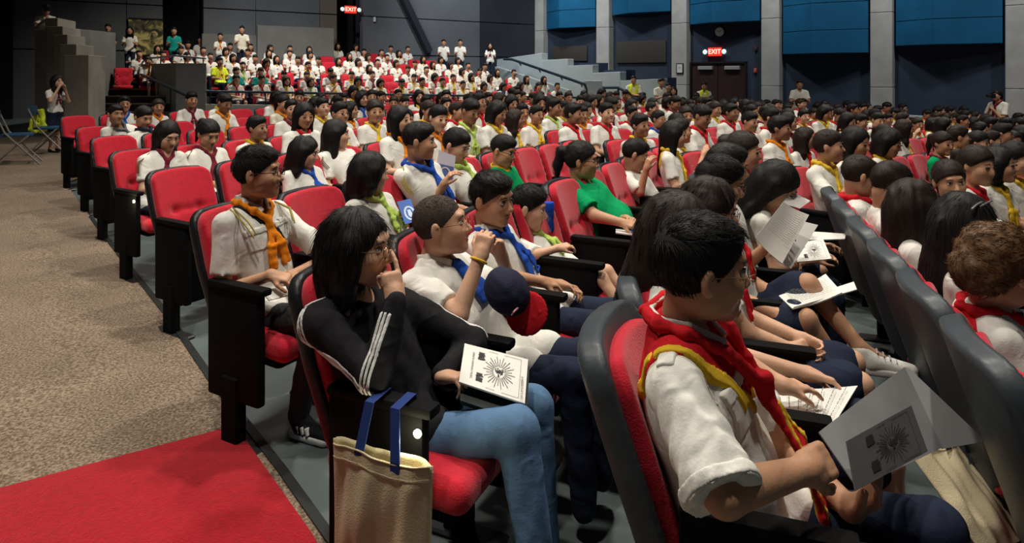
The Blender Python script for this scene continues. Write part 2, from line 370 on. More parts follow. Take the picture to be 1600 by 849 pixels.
def add_strands(hairo, H, R, k, style, mat, n, seed):
    rs = np.random.RandomState(seed+100); me = hairo.data; nv = len(me.vertices); co = np.empty(nv*3, np.float32); me.vertices.foreach_get('co', co); co = co.reshape(-1, 3)
    no = np.empty(nv*3, np.float32); me.vertices.foreach_get('normal', no); no = no.reshape(-1, 3)
    loc = (co-A(H))@R.T/k; nl = no@R.T
    d = loc[:, 2]-.94*loc[:, 1]; okm = np.nonzero((d > .012 if style in ('short', 'fade', 'buzz') else loc[:, 1] < .075))[0]
    ix = rs.choice(okm, n); p = co[ix]; nn = no[ix]; l = loc[ix]; long_ = style in ('bob', 'bob_long', 'long', 'long_down')
    if style in ('pony', 'updo'): fl = np.stack([-l[:, 0]*.3, -np.ones(n)*.9, np.where(l[:, 1] > -.05, .25, .3)], 1)
    elif long_: fl = np.stack([l[:, 0]*3, np.where(l[:, 2] > .06, l[:, 1]*6, 0), -np.ones(n)], 1)
    else: fl = np.stack([l[:, 0]*7, np.where(l[:, 2] > .07, .9, .25), np.where(l[:, 2] > .08, .25, -1.)], 1)
    fl = fl+rs.normal(scale=.07 if long_ else .16, size=(n, 3)); fl = fl@R; fl -= nn*(fl*nn).sum(1)[:, None]; fl /= np.linalg.norm(fl, axis=1)[:, None]+1e-6
    L = (rs.uniform(.03, .07, n) if long_ else rs.uniform(.016, .034, n))*k
    if style == 'buzz': L *= .25
    lift = (.02 if long_ or style == 'pony' else (.12 if style == 'updo' else .30)); side = np.cross(fl, nn); wd = .0011*k
    pts = []
    for t in (0, .5, 1.): q = p-nn*.003+fl*(L*t)[:, None]+nn*(L*lift*t+(-.6*L*lift*t*t if not long_ else 0)+.0030)[:, None]*(1 if t else .2); pts.append(q)
    V = []; F = []
    for i, q in enumerate(pts):
        ww = wd*(1-.75*i/2); V += [q-side*ww, q+side*ww, q+nn*ww*1.2]
    V = np.concatenate(V); b = np.arange(n)
    for i in range(2):
        for a, c in ((0, 1), (1, 2), (2, 0)):
            F.append(np.stack([(i*3+a)*n+b, (i*3+c)*n+b, ((i+1)*3+c)*n+b, ((i+1)*3+a)*n+b], 1))
    o = mesh_np('hair_strands', V, np.concatenate(F), mat, hairo); o['kind'] = 'stuff'
def make_person(name, label, root, az, h=.011, hk=None, J=None, sc=1., bulk=1., lean=8, look=(0, 0, 0), skin=0, hair='short', hairc='black', shirt='white', sleeve='short',
                lower='trousers', lowerc='navy', scarf=None, glasses=False, fine=False, hands=(None, None), stand=False, cat='person', group=None, seed=1, hc=1., extra=None, hair_spiky=.004,
                fold=.0035, belly=0, shoes=None, hems=(.55, .55), collar=False, mouth=0., vest=False, arms=True, collarc=None, hh=None, eyes=None, pz=.52, simple_eyes=False, strands=0, tail=.28):
    e = empty(name, root, rzf(az)); tag(e, label, cat, group)
    Mw = Matrix.Translation(Vector(root)) @ Matrix.Rotation(rzf(az), 4, 'Z'); Mi = Mw.inverted()
    j = default_joints(sc, bulk, lean, stand, pz)
    for k, v in (J or {}).items():
        if isinstance(v, tuple) and v[0] == 'w': v = Mi @ W(*v[1:])
        v = Vector(v)
        if k == 'H' and not stand:      # the trunk follows the head
            dl = v-j['H']; j['N'] += dl*.92; j['C'] += dl*.62
            for n in 'RL':
                for q, f_ in (('S', .85), ('E', .8), ('W', .5)):
                    if q+n not in (J or {}): j[q+n] += dl*f_
        j[k] = v
    fine_f = fine if eyes is None else eyes
    sk = SKIN[skin]; hs = hc*(.86+.14*sc); R = rotm(*look); H = j['H']; TB = basis(j['P'], j['N'], j['SR'], j['SL'])
    up = Vector(TB[2]); fw = Vector(TB[1]); rt = Vector(TB[0]); P = j['P']; C = j['C']; N = j['N']
    mid = (P+C)/2
    # ---- body: head, neck, trunk, arms, hands (legs when bare): one continuous surface
    b = S(); head_sdf(b, H, R, hs, fine_f, mouth=mouth)
    T = lambda x, y, z: A(H)+(A((x, y, z))*hs)@R
    b.cap(T(0, -.028, -.050), N+up*.0, .045*hs, .051*sc, .018)
    b.cap(N-up*.04, j['SR']-up*.005, .045*sc, .040*sc, .03); b.cap(N-up*.04, j['SL']-up*.005, .045*sc, .040*sc, .03)
    b.ell(C, A((.150*bulk, .095, .17))*sc, TB, .05); b.ell(mid, A((.135*bulk, .09, .15))*sc, TB, .05); b.ell(P+up*.02, A((.15*bulk, .10, .10))*sc, TB, .05)
    for n, q in (('R', 1), ('L', -1)):
        if arms:
            b.cap(j['S'+n], j['E'+n], .046*sc*(.6+.4*bulk), .039*sc, .03); b.cap(j['E'+n], j['W'+n], .039*sc*(.7+.3*bulk), .026*sc, .015)
            hd = hands[0 if n == 'R' else 1] or {}
            d = hd.get('d') or (j['W'+n]-j['E'+n]).normalized(); nr = hd.get('n') or Vector((-q*.4, 0, -1))
            if isinstance(d, tuple) and d[0] == 'w': d = Mi @ W(*d[1:]) - j['W'+n]
            if isinstance(nr, tuple) and nr[0] == 'w': nr = Mi.to_3x3() @ Vector(nr[1:])
            hand(b, j['W'+n], d, nr, hd.get('t', -1 if q > 0 else 1), hd.get('curl', (32, 40, 25)), .95*sc, fine or hd.get('fine', False), hd.get('spread', .35), hd.get('tc', 25))
        bare = lower in ('shorts', 'skirt')
        b.cap(j['h'+n], j['K'+n], .062*sc, .048*sc, .05)
        if bare or stand: b.cap(j['K'+n], j['A'+n], .047*sc, .030*sc, .02); b.cap(j['A'+n], j['A'+n]+Vector((0, .10, -.045))*sc, .03*sc, .024*sc, .02)
    lo, hi = b.bounds()
    # ---- hair
    hh = hh or (h*.9 if not fine else fine)
    hso = hair_sdf(hair, H, R, hs, seed, hair_spiky); hairo = sdf_obj('hair', hso, hh, HAIRM[hairc], e)
    if strands: add_strands(hairo, H, R, hs, hair, HAIRM[hairc], strands, seed)
    # ---- face parts
    if fine_f or glasses or simple_eyes:
        g = MB()
        def ellm(mb, c, r, n=12):
            c = A(c); vs = []; fs = []
            for a in range(n+1):
                for q in range(n): th = math.pi*a/n; ph = 2*math.pi*q/n; vs.append(tuple(c+(A((math.sin(th)*math.cos(ph), math.sin(th)*math.sin(ph), math.cos(th)))*A(r)*hs)@R))
            fs = [(a*n+q, a*n+(q+1) % n, (a+1)*n+(q+1) % n, (a+1)*n+q) for a in range(n) for q in range(n)]; mb.add(vs, fs)
    if fine_f:
        for q in (-1, 1):
            m = MB(); ellm(m, T(q*.031, .0795, .011), (.0150, .0105, .0066)); ev_ = m.build('eye', EYEW, e, smooth=True)
            m = MB(); ellm(m, T(q*.0315, .0865, .011), (.0062, .0045, .0060)); m.build('iris', DARK, ev_, smooth=True)
            m = MB(); m.tube([T(q*.017, .0875, .0145), T(q*.031, .090, .0185), T(q*.046, .082, .0140)], [.0012*hs, .0022*hs, .0012*hs], 6); m.build('eyelid', BROW, ev_, smooth=True)
            m = MB(); m.tube([T(q*.014, .090, .031), T(q*.030, .0915, .0365), T(q*.050, .078, .030)], [.0028*hs, .0036*hs, .0015*hs], 6); m.build('eyebrow', BROW, e, smooth=True)
        m = MB(); ellm(m, T(0, .0905, -.0515), (.021, .0065, .0050)); ellm(m, T(0, .0885, -.0625), (.018, .0065, .0058)); m.build('lips', LIPM, e, smooth=True)
    if simple_eyes and not fine_f:
        m = MB()
        for q in (-1, 1):
            ellm(m, T(q*.031, .087, .010), (.014, .009, .0065), 6); m.tube([T(q*.014, .092, .031), T(q*.030, .094, .036), T(q*.050, .081, .029)], [.003*hs, .0042*hs, .002*hs], 5)
        m.build('eyes', BROW, e, smooth=True)
        m = MB(); ellm(m, T(0, .0855, -.056), (.021, .010, .008), 6); m.build('lips', LIPM, e, smooth=True)
    if glasses:
        gm = BLKP if glasses == 'black' else WIRE; m = MB(); r = .0013 if glasses != 'black' else .0019
        for q in (-1, 1):
            pts = [T(q*(.033+.022*math.cos(t)*(1 if abs(math.cos(t)) < .8 else .98)), .108-.004*abs(math.cos(t)), .008+.0165*math.sin(t)) for t in np.linspace(0, 2*math.pi, 18)[:-1]]
            m.tube(pts, r*hs, 6, True)
            m.tube([T(q*.055, .103, .014), T(q*.080, .07, .014), T(q*.087, -.0, .012), T(q*.085, -.025, -.01)], r*hs, 6)
        m.tube([T(-.012, .109, .012), T(0, .113, .014), T(.012, .109, .012)], r*hs, 6); m.build('glasses', gm, e, smooth=True)
    # ---- shirt
    sh = S(); t = 1.
    sh.ell(C, A((.168*bulk, .112+.02*belly, .185))*sc, TB, .05); sh.ell(mid+fw*.02*belly, A((.152*bulk, .112+.05*belly, .17))*sc, TB, .05); sh.ell(P+up*.03, A((.165*bulk, .12+.03*belly, .115))*sc, TB, .05)
    for n in 'RL':
        Sx = j['S'+n]; Ex = j['E'+n]; Wx = j['W'+n]; ax = (Ex-Sx).normalized()
        sh.cap(N-up*.018*sc-fw*.012, Sx-up*.002, .056*sc, .055*sc, .035)
        if sleeve == 'short':
            f = hems[0 if n == 'R' else 1]; q = Sx+(Ex-Sx)*f
            sl = S(); sl.cap(Sx-up*.004, q+ax*.05, .057*sc*(.5+.5*bulk), .067*sc*(.5+.5*bulk), .02); sl.plane(q+ax*.045*sc, ax); sl.fn(wob(38, fold*1.3, seed+9, (1, 1, .6)))
            slb = sl.bounds(); sh.put(lambda P_, m=.05, sl=sl: sl.ev(P_, .3), slb[0], slb[1], .022, 'u')
        elif sleeve == 'long':
            sh.cap(Sx, Ex, .060*sc, .052*sc, .03); sh.cap(Ex, Wx+(Ex-Wx)*.02, .054*sc, .036*sc, .02)
    for n in 'RL':                                        # lower fold over the thighs
        sh.cap(j['h'+n]+Vector((0, .02, .03)), j['h'+n]+(j['K'+n]-j['h'+n])*tail+Vector((0, 0, .03*sc)), .085*sc, .075*sc, .05)
    sh.fn(wob(17, fold*.8, seed, (1, 1, .5))); sh.fn(wob(42, fold*.45, seed+1, (1, 1, .35))); sh.fn(wob(90, fold*.12, seed+2))
    nk = N+up*.05+fw*.025
    sh.cap(N+up*.0+fw*.012, nk+up*.10+fw*.02, .053*sc, .075*sc, .008, 's')
    sh.ell(nk+fw*.045-up*.05, A((.035, .05, .07))*sc, TB, .01, 's')
    sho = sdf_obj('shirt' if not vest else 'shirt', sh, h if not fine else (max(fine*1.15, .0048) if fine < .0046 else fine*1.5), cloth(shirt), e)
    if collar:
        s_ = S(); kx = sc
        rg = [N+up*.040*kx-fw*.060*kx, N+up*.040*kx-fw*.030*kx+rt*.058*kx, N+up*.022*kx+fw*.030*kx+rt*.064*kx, N-up*.045*kx+fw*.088*kx+rt*.022*kx]
        for q in (1, -1):
            pt = [p - rt*(0 if q > 0 else 2*(Vector(p)-N).dot(rt)) for p in rg]
            for i in range(3):
                m_ = (pt[i]+pt[i+1])/2; Ra = axes(Vector(pt[i+1]-pt[i]), up+rt*q*.5*(-1)); s_.rbox(m_+rt*q*.006, (.0055, (pt[i+1]-pt[i]).length/2+.008, .021*kx), Ra, .005, .008)
        sdf_obj('collar', s_, (fine or h)*.8, cloth(collarc or shirt), e)
    # ---- lower clothing
    lw = S(); lw.ell(P-up*.0, A((.168*bulk, .125, .105))*sc, TB, .04)
    for n in 'RL':
        a = j['h'+n]; kk = j['K'+n]; an = j['A'+n]
        if lower == 'trousers':
            lw.cap(a, kk, .088*sc*(.6+.4*bulk), .066*sc, .04); lw.cap(kk, an+Vector((0, 0, .0)), .066*sc, .052*sc, .02)
        elif lower == 'shorts':
            q = a+(kk-a)*.80; d_ = (kk-a).normalized(); lw.cap(a, q, .088*sc, .080*sc, .04)
        elif lower == 'skirt':
            q = a+(kk-a)*.86; lw.cap(a, q, .090*sc, .092*sc, .08)
    if lower == 'trousers':
        for n in 'RL': lw.plane(j['A'+n]+Vector((0, 0, -.045*sc)), (0, 0, -1))
    lw.fn(wob(26, min(fold, .0035), seed+20)); lw.fn(wob(60, .0012, seed+21))
    lwo = sdf_obj({'trousers': 'trousers', 'shorts': 'shorts', 'skirt': 'skirt'}[lower], lw, h if not fine else max(fine*2.1, .010), cloth(lowerc), e)
    hm = 1.6*(fine or h)
    sdf_obj('body', b, h if not fine else fine, sk, e, lo, hi, hidden=lambda V: (sh.ev(V.astype(np.float32), .05) < -hm) | (lw.ev(V.astype(np.float32), .05) < -hm))
    if shoes:
        for n in 'RL':
            if isinstance(shoes, tuple) and n not in shoes[1]: continue
            c0 = shoes[0] if isinstance(shoes, tuple) else shoes
            a = j['A'+n]; f = Vector(((j['A'+n].x-j['K'+n].x)*.4, 1, 0)).normalized(); s_ = S()
            s_.cap(a+Vector((0, 0, -.015)), a+f*.03+Vector((0, 0, -.045)), .045*sc, .042*sc, .02); s_.cap(a+f*.03+Vector((0, 0, -.045)), a+f*.17+Vector((0, 0, -.060)), .043*sc, .030*sc, .03); s_.plane(a+Vector((0, 0, -.088*sc)), (0, 0, -1))
            so = sdf_obj('shoe', s_, max(h*.6, .006), cloth(c0, .55), e)
    # ---- neckerchief: roll round the neck, knot and two tails
    if scarf:
        k = sc; s_ = S(); K = N-up*.105*k+fw*.098*k
        ring = [N+up*.034*k-fw*.072*k, N+up*.034*k-fw*.045*k+rt*.062*k, N+up*.018*k+fw*.012*k+rt*.082*k, N-up*.035*k+fw*.075*k+rt*.052*k, K,
                N-up*.035*k+fw*.075*k-rt*.052*k, N+up*.018*k+fw*.012*k-rt*.082*k, N+up*.034*k-fw*.045*k-rt*.062*k]
        for i in range(8): s_.cap(ring[i], ring[(i+1) % 8], .018*k, .018*k, .012)
        s_.cap(K+up*.012, K-up*.018, .021*k, .018*k, .006)
        for q in (-1, 1):
            a = K-up*.02; bb = K-up*.12*k+rt*q*.030*k+fw*.022*k; c_ = K-up*.23*k+rt*q*.045*k+fw*.015*k
            Ra = axes(Vector(bb-a), Vector(fw)); s_.rbox((a+bb)/2, (.020*k, (bb-a).length/2+.012, .009*k), Ra, .008*k, .01)
            Ra = axes(Vector(c_-bb), Vector(fw)); s_.rbox((c_+bb)/2, (.027*k, (c_-bb).length/2+.008, .008*k), Ra, .007*k, .01)
        s_.fn(wob(60, .003, seed+4)); s_.fn(wob(130, .0015, seed+6, (1, 1, .3)))
        so = sdf_obj('neckerchief', s_, h*.8 if not fine else fine*1.1, cloth(scarf), e)
        rg = S(); rg.ell(N-fw*.10*k-up*.06*k, A((.13, .09, .12))*k, TB)
        patch_obj('neckerchief_back', sh, rg, h if not fine else fine*1.2, cloth(scarf), so, .005)
    if vest:
        rg = S(); rg.ell(C, A((.20, .20, .24)), TB, .01); rg.ell(C+fw*.14+up*.08, (.035, .10, .14), TB, .01, 's')
        for n in 'RL': rg.cap(j['S'+n]+rt*(.03 if n == 'R' else -.03), j['E'+n], .075, .10, .01, 's')
        vo = patch_obj('safety_vest', sh, rg, h, cloth('vest'), e, .010)
    ctx = dict(e=e, Mi=Mi, Mw=Mw, j=j, T=T, R=R, shirt=sh, body=b, lower=lw, head=hso, TB=TB, rt=rt, up=up, fw=fw, hairo=hairo, shirto=sho, h=fine or h, sc=sc, hs=hs)
    return ctx
# ---------------------------------------------------------------- the setting
def carpet_mat():
    m = M('aisle_carpet', (.235, .175, .125), .95, .20, 3.0, 1.0, 55, .1, sheen=.1); nt = m.node_tree; b = nt.nodes['Principled BSDF']
    tc = nt.nodes.new('ShaderNodeTexCoord'); n = nt.nodes.new('ShaderNodeTexNoise'); n.inputs['Scale'].default_value = 85; n.inputs['Detail'].default_value = 3
    nt.links.new(tc.outputs['Object'], n.inputs['Vector']); cr = nt.nodes.new('ShaderNodeValToRGB'); cr.color_ramp.elements[0].position = .38; cr.color_ramp.elements[1].position = .66
    cr.color_ramp.elements[0].color = (.115, .078, .052, 1); cr.color_ramp.elements[1].color = (.33, .255, .185, 1)
    nt.links.new(n.outputs[0], cr.inputs[0])
    n2 = nt.nodes.new('ShaderNodeTexNoise'); n2.inputs['Scale'].default_value = 1.6; n2.inputs['Detail'].default_value = 3; nt.links.new(tc.outputs['Object'], n2.inputs['Vector'])
    mr = nt.nodes.new('ShaderNodeMapRange'); mr.inputs[1].default_value = .3; mr.inputs[2].default_value = .7; mr.inputs[3].default_value = .85; mr.inputs[4].default_value = 1.15; nt.links.new(n2.outputs[0], mr.inputs[0])
    mx = nt.nodes.new('ShaderNodeVectorMath'); mx.operation = 'SCALE'; nt.links.new(cr.outputs[0], mx.inputs[0]); nt.links.new(mr.outputs[0], mx.inputs['Scale']); nt.links.new(mx.outputs[0], b.inputs['Base Color'])
    return m
FLOORM = M('painted_floor', (.10, .125, .125), .42, .12, 2.2, .15, 30, .4)
DARKW = M('dark_wall_paint', (.028, .032, .040), .8, .12, 1.5, .2, 12, .2); CONC = M('grey_concrete', (.36, .355, .33), .85, .10, 2.5, .3, 20, .2)
NAVYW = M('navy_wall_paint', (.030, .042, .065), .75, .10, 1.5, .2, 12, .2); BLUEP = M('blue_acoustic_panel', (.004, .085, .18), .75, .10, 2.0, .2, 60, .2)
PALEB = M('pale_blue_grey_wall', (.36, .42, .44), .8, .06, 2, .2, 20, .2); RAILM = M('dark_handrail', (.02, .035, .055), .35, metal=.4); REDC = M('red_runner_carpet', (.38, .005, .014), .95, .12, 40, .8, 120, .1, sheen=.2)
CURT = M('black_curtain', (.006, .006, .008), .95)
# sloping floor grid
def grid_floor(name, x0, x1, y0, y1, step, mat, dz=0, keep=None):
    xs = np.arange(x0, x1+step/2, step); ys = np.arange(y0, y1+step/2, step); V = [(x, y, floor_z(x, y)+dz) for x in xs for y in ys]; n = len(ys)
    F = [(i*n+k, (i+1)*n+k, (i+1)*n+k+1, i*n+k+1) for i in range(len(xs)-1) for k in range(n-1)]
    return tag(mesh_np(name, V, F, mat, None, True), kind='structure')
grid_floor('floor', -16, 20, -2, 34, 1.0, FLOORM)
# edge of the seating platform: measured floor points along the aisle
EDGE = [(-16*.9+2.0, 12.2)]
ED = [(102, 294), (149, 352), (196, 414), (263, 499), (331, 600), (440, 742), (515, 849)]
edge = []
for (px, py) in ED: D = FPX*CAMZ/(py-HOR); edge.append(((px-800)/FPX*D, D))
d0 = Vector(edge[-1])-Vector(edge[-3]); edge.append(tuple(Vector(edge[-1])+d0*1.2)); edge.append(tuple(Vector(edge[-1])+d0*3))
# carpet laid over the floor left of the edge, 12 mm thick
left = [(-15, edge[0][1]+6.5), (-7.6, edge[0][1]+6.5), (edge[0][0]-.25, edge[0][1]+.6)]+edge
cp = []
for (x, y) in left[2:]: cp.append((x, y))
m = MB(); pts = [(-16, -2), (edge[-1][0], -2)]+list(reversed(edge))+[(-6.1, 9.9), (-7.6, 13.6), (-9.0, 14.0), (-14.2, 13.6), (-14.2, 9), (-16, 4)]
from mathutils.geometry import tessellate_polygon
tri = tessellate_polygon([[Vector((x, y, 0)) for x, y in pts]])
bm = bmesh.new(); vs = [bm.verts.new((x, y, floor_z(x, y))) for x, y in pts]
for t in tri: bm.faces.new([vs[i] for i in t])
bmesh.ops.recalc_face_normals(bm, faces=bm.faces)
if sum(f.normal.z for f in bm.faces) < 0: bmesh.ops.reverse_faces(bm, faces=bm.faces)
ret = bmesh.ops.extrude_face_region(bm, geom=list(bm.faces)); bmesh.ops.translate(bm, verts=[g for g in ret['geom'] if isinstance(g, bmesh.types.BMVert)], vec=(0, 0, .018))
bmesh.ops.subdivide_edges(bm, edges=bm.edges, cuts=3, use_grid_fill=True)
me = bpy.data.meshes.new('carpet'); bm.to_mesh(me); bm.free(); me.materials.append(carpet_mat()); o = bpy.data.objects.new('carpet', me); COL.objects.link(o)
tag(o, 'brown speckled aisle carpet beside the seating rows', 'carpet', kind='stuff')
# red runner: far edge crosses from (0,770) to (395,665)
a = []
for (px, py) in [(-330, 850), (368, 664), (486, 830), (560, 960), (300, 1500), (-900, 1500)]:
    D = FPX*(CAMZ-.03)/(py-HOR); a.append(((px-800)/FPX*D, D))
m = MB(); m.slab(a, .014, .030); tag(m.build('red_runner', REDC, bevel=.004), 'bright red carpet runner laid across the brown aisle carpet', 'rug')
# trim strip along the edge
m = MB()
for i in range(len(edge)-1):
    p = Vector(edge[i]); q = Vector(edge[i+1]); n = Vector(((q-p).y, -(q-p).x)).normalized()*.018
    m.slab([p-n, q-n, q+n, p+n], 0, .026)
tag(m.build('trim_1', M('black_edge_strip', (.018, .02, .02), .5)), kind='structure')
# ---- back wall with seams and openings
def WP(i): return Vector((1.05+2.385*i, 27.6-2.08*i))
BW0 = Vector((-12.6, 18.3)); BW1 = Vector((.95, 27.65)); bd = (BW1-BW0).normalized(); bn = Vector((bd.y, -bd.x))
bw = MB()
def wall_box(mb, p, q, z0, z1, t=.3, off=0):
    d = (q-p).normalized(); n = Vector((d.y, -d.x)); a = p+n*off; b = q+n*off
    mb.slab([a, b, b-n*t, a-n*t], z0, z1)
def bpt(px):          # point of the back wall seen at px
    u = (px-800)/FPX; t = (u*BW0.y-BW0.x)/(bd.x-u*bd.y); return BW0+bd*t
WALLB = tag(wb_ := None or empty('wall_back', (0, 0, 0)), kind='structure')
mats = [M('grey_wall_panel', (.12, .128, .138), .8, .12, .8, .2, 12, .2)]
seams = [-.4, 2.2, 3.55, 5.1, 6.6, 8.4]
segs = [(20, 198), (198, 255), (255, 318), (318, 400), (400, 500), (500, 527), (527, 567), (567, 750), (750, 836)]
k = 0
for (x0, x1) in segs:
    p = bpt(x0); q = bpt(x1); dark = (x0, x1) in ((255, 318), (527, 567)); tanw = (x0, x1) == (500, 527)
    if dark:
        mb = MB(); wall_box(mb, p, q, -.5, 8.4, .2, -.9); mb.build('doorway_recess', CURT, wb_)
        continue
    for zi in range(len(seams)-1):
        z0 = seams[zi]+.02; z1 = seams[zi+1]-.012
        if (x0, x1) == (198, 255) and zi in (1, 2): pass
        mb = MB(); wall_box(mb, p+bd*.0, q-bd*.012, z0, z1, .28, .0)
        mb.build('wall_panel', M('tan_wall_strip', (.13, .115, .085), .8, .1, 1) if tanw else (DARKW if x0 >= 750 else mats[0]), wb_, bevel=.006, seg=1)
mb = MB(); wall_box(mb, bpt(20)-bd*9, bpt(20), -1, 8.4, .2, .3); o = mb.build('wall_left', CURT); tag(o, kind='structure')
mb = MB(); wall_box(mb, BW0-bd*2, BW1+bd*.3, -1, 8.5, .15, -1.1); mb.build('backing', DARKW, wb_)
# lower grey parapet in front of the back wall and control counter
p = bpt(395); q = bpt(512)
mb = MB(); wall_box(mb, p+bn*.6, q+bn*.6, 1.5, 3.05, .2); tag(mb.build('wall_rear_parapet', M('grey_parapet', (.15, .15, .14), .8, .1, 2)), kind='structure')
p = bpt(312); q = bpt(398); mb = MB(); wall_box(mb, p+bn*.4, q+bn*.4, 1.5, 2.75, .2); tag(mb.build('wall_rear_alcove', M('grey_parapet', (.1, .1, .1))), kind='structure')
# slanting shadow on the back wall, shaped as a dark solid tube
mb = MB(); a = bpt(590); b = bpt(668); mb.tube([(a.x+bn.x*.1, a.y+bn.y*.1, 6.0), (b.x+bn.x*.1, b.y+bn.y*.1, 2.35)], .16, 8); tag(mb.build('wall_shadow_bar', M('navy_shadow', (.02, .026, .036), .7)), 'slanting shadow bar built as a dark tube against the grey back wall', 'shadow')
mb = MB(); a = bpt(585)+bn*.03; mb.box((a.x, a.y, 3.45), (.09, .09, .17)); mb.box((a.x, a.y-.03, 3.50), (.05, .06, .05)); tag(mb.build('wall_lamp', M('pale_metal', (.6, .65, .68), .4), bevel=.01), 'small pale fitting on the grey back wall right of the dark doorway', 'fitting')
# mural on the back wall (blotchy gold and black picture)
mm = bpy.data.materials.new('mural_paint'); mm.use_nodes = True; nt = mm.node_tree; b_ = nt.nodes['Principled BSDF']; b_.inputs['Roughness'].default_value = .6
tc = nt.nodes.new('ShaderNodeTexCoord'); n_ = nt.nodes.new('ShaderNodeTexNoise'); n_.inputs['Scale'].default_value = 3.2; n_.inputs['Detail'].default_value = 3; n_.inputs['Distortion'].default_value = 1.5; nt.links.new(tc.outputs['Object'], n_.inputs[0])
cr = nt.nodes.new('ShaderNodeValToRGB'); el = cr.color_ramp.elements; el[0].position = .36; el[0].color = (.012, .014, .01, 1); el[1].position = .60; el[1].color = (.62, .52, .16, 1); e_ = el.new(.47); e_.color = (.12, .10, .04, 1)
nt.links.new(n_.outputs[0], cr.inputs[0]); nt.links.new(cr.outputs[0], b_.inputs[0])
p = bpt(200); q = bpt(254)
mb = MB(); wall_box(mb, p+bn*.09, q+bn*.09, 2.1, 3.12, .05); mo = empty('wall_mural'); tag(mo, 'gold and black picture panel on the back wall above the stairs', 'picture'); mb.build('canvas', mm, mo)
mb = MB(); 
for (z0, z1) in ((2.06, 2.10), (3.12, 3.16)): wall_box(mb, p+bn*.11, q+bn*.11, z0, z1, .07)
mb.build('frame', BLKP, mo)
# ---- exit signs
def text_obj(name, txt, size, mat, parent, loc, rot, ext=.004):
    c = bpy.data.curves.new(name, 'FONT'); c.body = txt; c.size = size; c.extrude = ext; c.align_x = 'CENTER'; c.align_y = 'CENTER'
    o = bpy.data.objects.new('tmp', c); COL.objects.link(o); me = bpy.data.meshes.new_from_object(o); bpy.data.objects.remove(o)
    o = bpy.data.objects.new(name, me); me.materials.clear(); me.materials.append(mat); COL.objects.link(o); o.parent = parent; o.location = loc; o.rotation_euler = rot
    return o
REDE = M('red_exit_letters', (1, .32, .22), .5, emit=3); LAMPE = M('emergency_lamp', (.75, .95, .9), .4, emit=.45); SIGNB = M('sign_housing', (.5, .5, .48), .5)
def exit_sign(loc, nrm, label, s=1.):
    rz = math.atan2(nrm.x, -nrm.y)
    e = empty('exit_sign', loc, rz); tag(e, label, 'sign', 'lit exit signs')
    MB().box((0, 0, 0), (.36*s, .06, .22*s)).build('sign_box', M('red_sign_face', (.55, .02, .015), .5, emit=1.0), e, bevel=.008)
    text_obj('sign_lettering', 'EXIT', .17*s, REDE, e, (0, -.035, 0), (math.radians(90), 0, 0))
    for q in (-1, 1): m = MB(); m.lathe([(.0, 0), (.05*s, .0), (.065*s, .04), (.055*s, .06), (0, .06)], (0, 0, 0), 12); o = m.build('emergency_lamp', LAMPE, e, smooth=True); o.location = (q*.26*s, 0, 0); o.rotation_euler = (math.radians(90), 0, 0)
p = bpt(546)+bn*.1; exit_sign((p.x, p.y, CAMZ+(HOR-15)*p.y/FPX), bn, 'red lit exit sign in the dark doorway of the back wall', 1.15)
# ---- right wall, columns, blue panels
wd = (WP(1)-WP(0)).normalized(); wn = Vector((wd.y, -wd.x))
if wn.y > 0: wn = -wn
wr = empty('wall_right'); tag(wr, kind='structure')
mb = MB(); a = WP(-.1)-wn*.32; b = WP(7.2)-wn*.32; mb.slab([a, b, b-wn*.3, a-wn*.3], -1.2, 8.5); mb.build('wall_face', NAVYW, wr)
for i in range(0, 7):
    c = WP(i); hw = .285; mb = MB(); zb = -1.2
    for z0, z1 in ((zb, 1.15), (1.16, 3.3), (3.31, 5.5), (5.51, 8.4)):
        mb.slab([c-wd*hw, c+wd*hw, c+wd*hw-wn*.34, c-wd*hw-wn*.34], z0, z1)
    mb.build('column', CONC, wr, bevel=.012, seg=1)
for i, zb in enumerate([3.35, 3.75, 3.25, 2.16, 2.34, 2.4, 2.4]):
    a = WP(i)+wd*.34-wn*.32; b = WP(i+1)-wd*.34-wn*.32; mid = a+(b-a)*.40
    for z0, z1 in ((zb, zb+.68), (zb+.695, zb+1.5), (zb+1.515, zb+3.2)):
        for (p, q, o0, o1) in ((a, mid, .16, .62), (mid, b, .62, .30)):
            mb = MB(); mb.slab([p, q, q+wn*o1, p+wn*o0], z0, z1); mb.build('acoustic_panel', BLUEP, wr, bevel=.008, seg=1)
# framed brown board in two bays
for (i0, i1, z0, z1) in ((.18, .72, 1.85, 2.65), (1.15, 1.80, 1.95, 2.75)):
    a = WP(i0)-wn*.30; b = WP(i1)-wn*.30; mb = MB(); mb.slab([a, b, b+wn*.06, a+wn*.06], z0+.2*(i0 < 1), z1); tag(mb.build('sound_panel', M('brown_board', (.045, .040, .034), .8), bevel=.012), 'dark brown board on the right wall, %s' % ('just beyond the farthest column' if i0 < 1 else 'between the second and third columns from the back'), 'board')
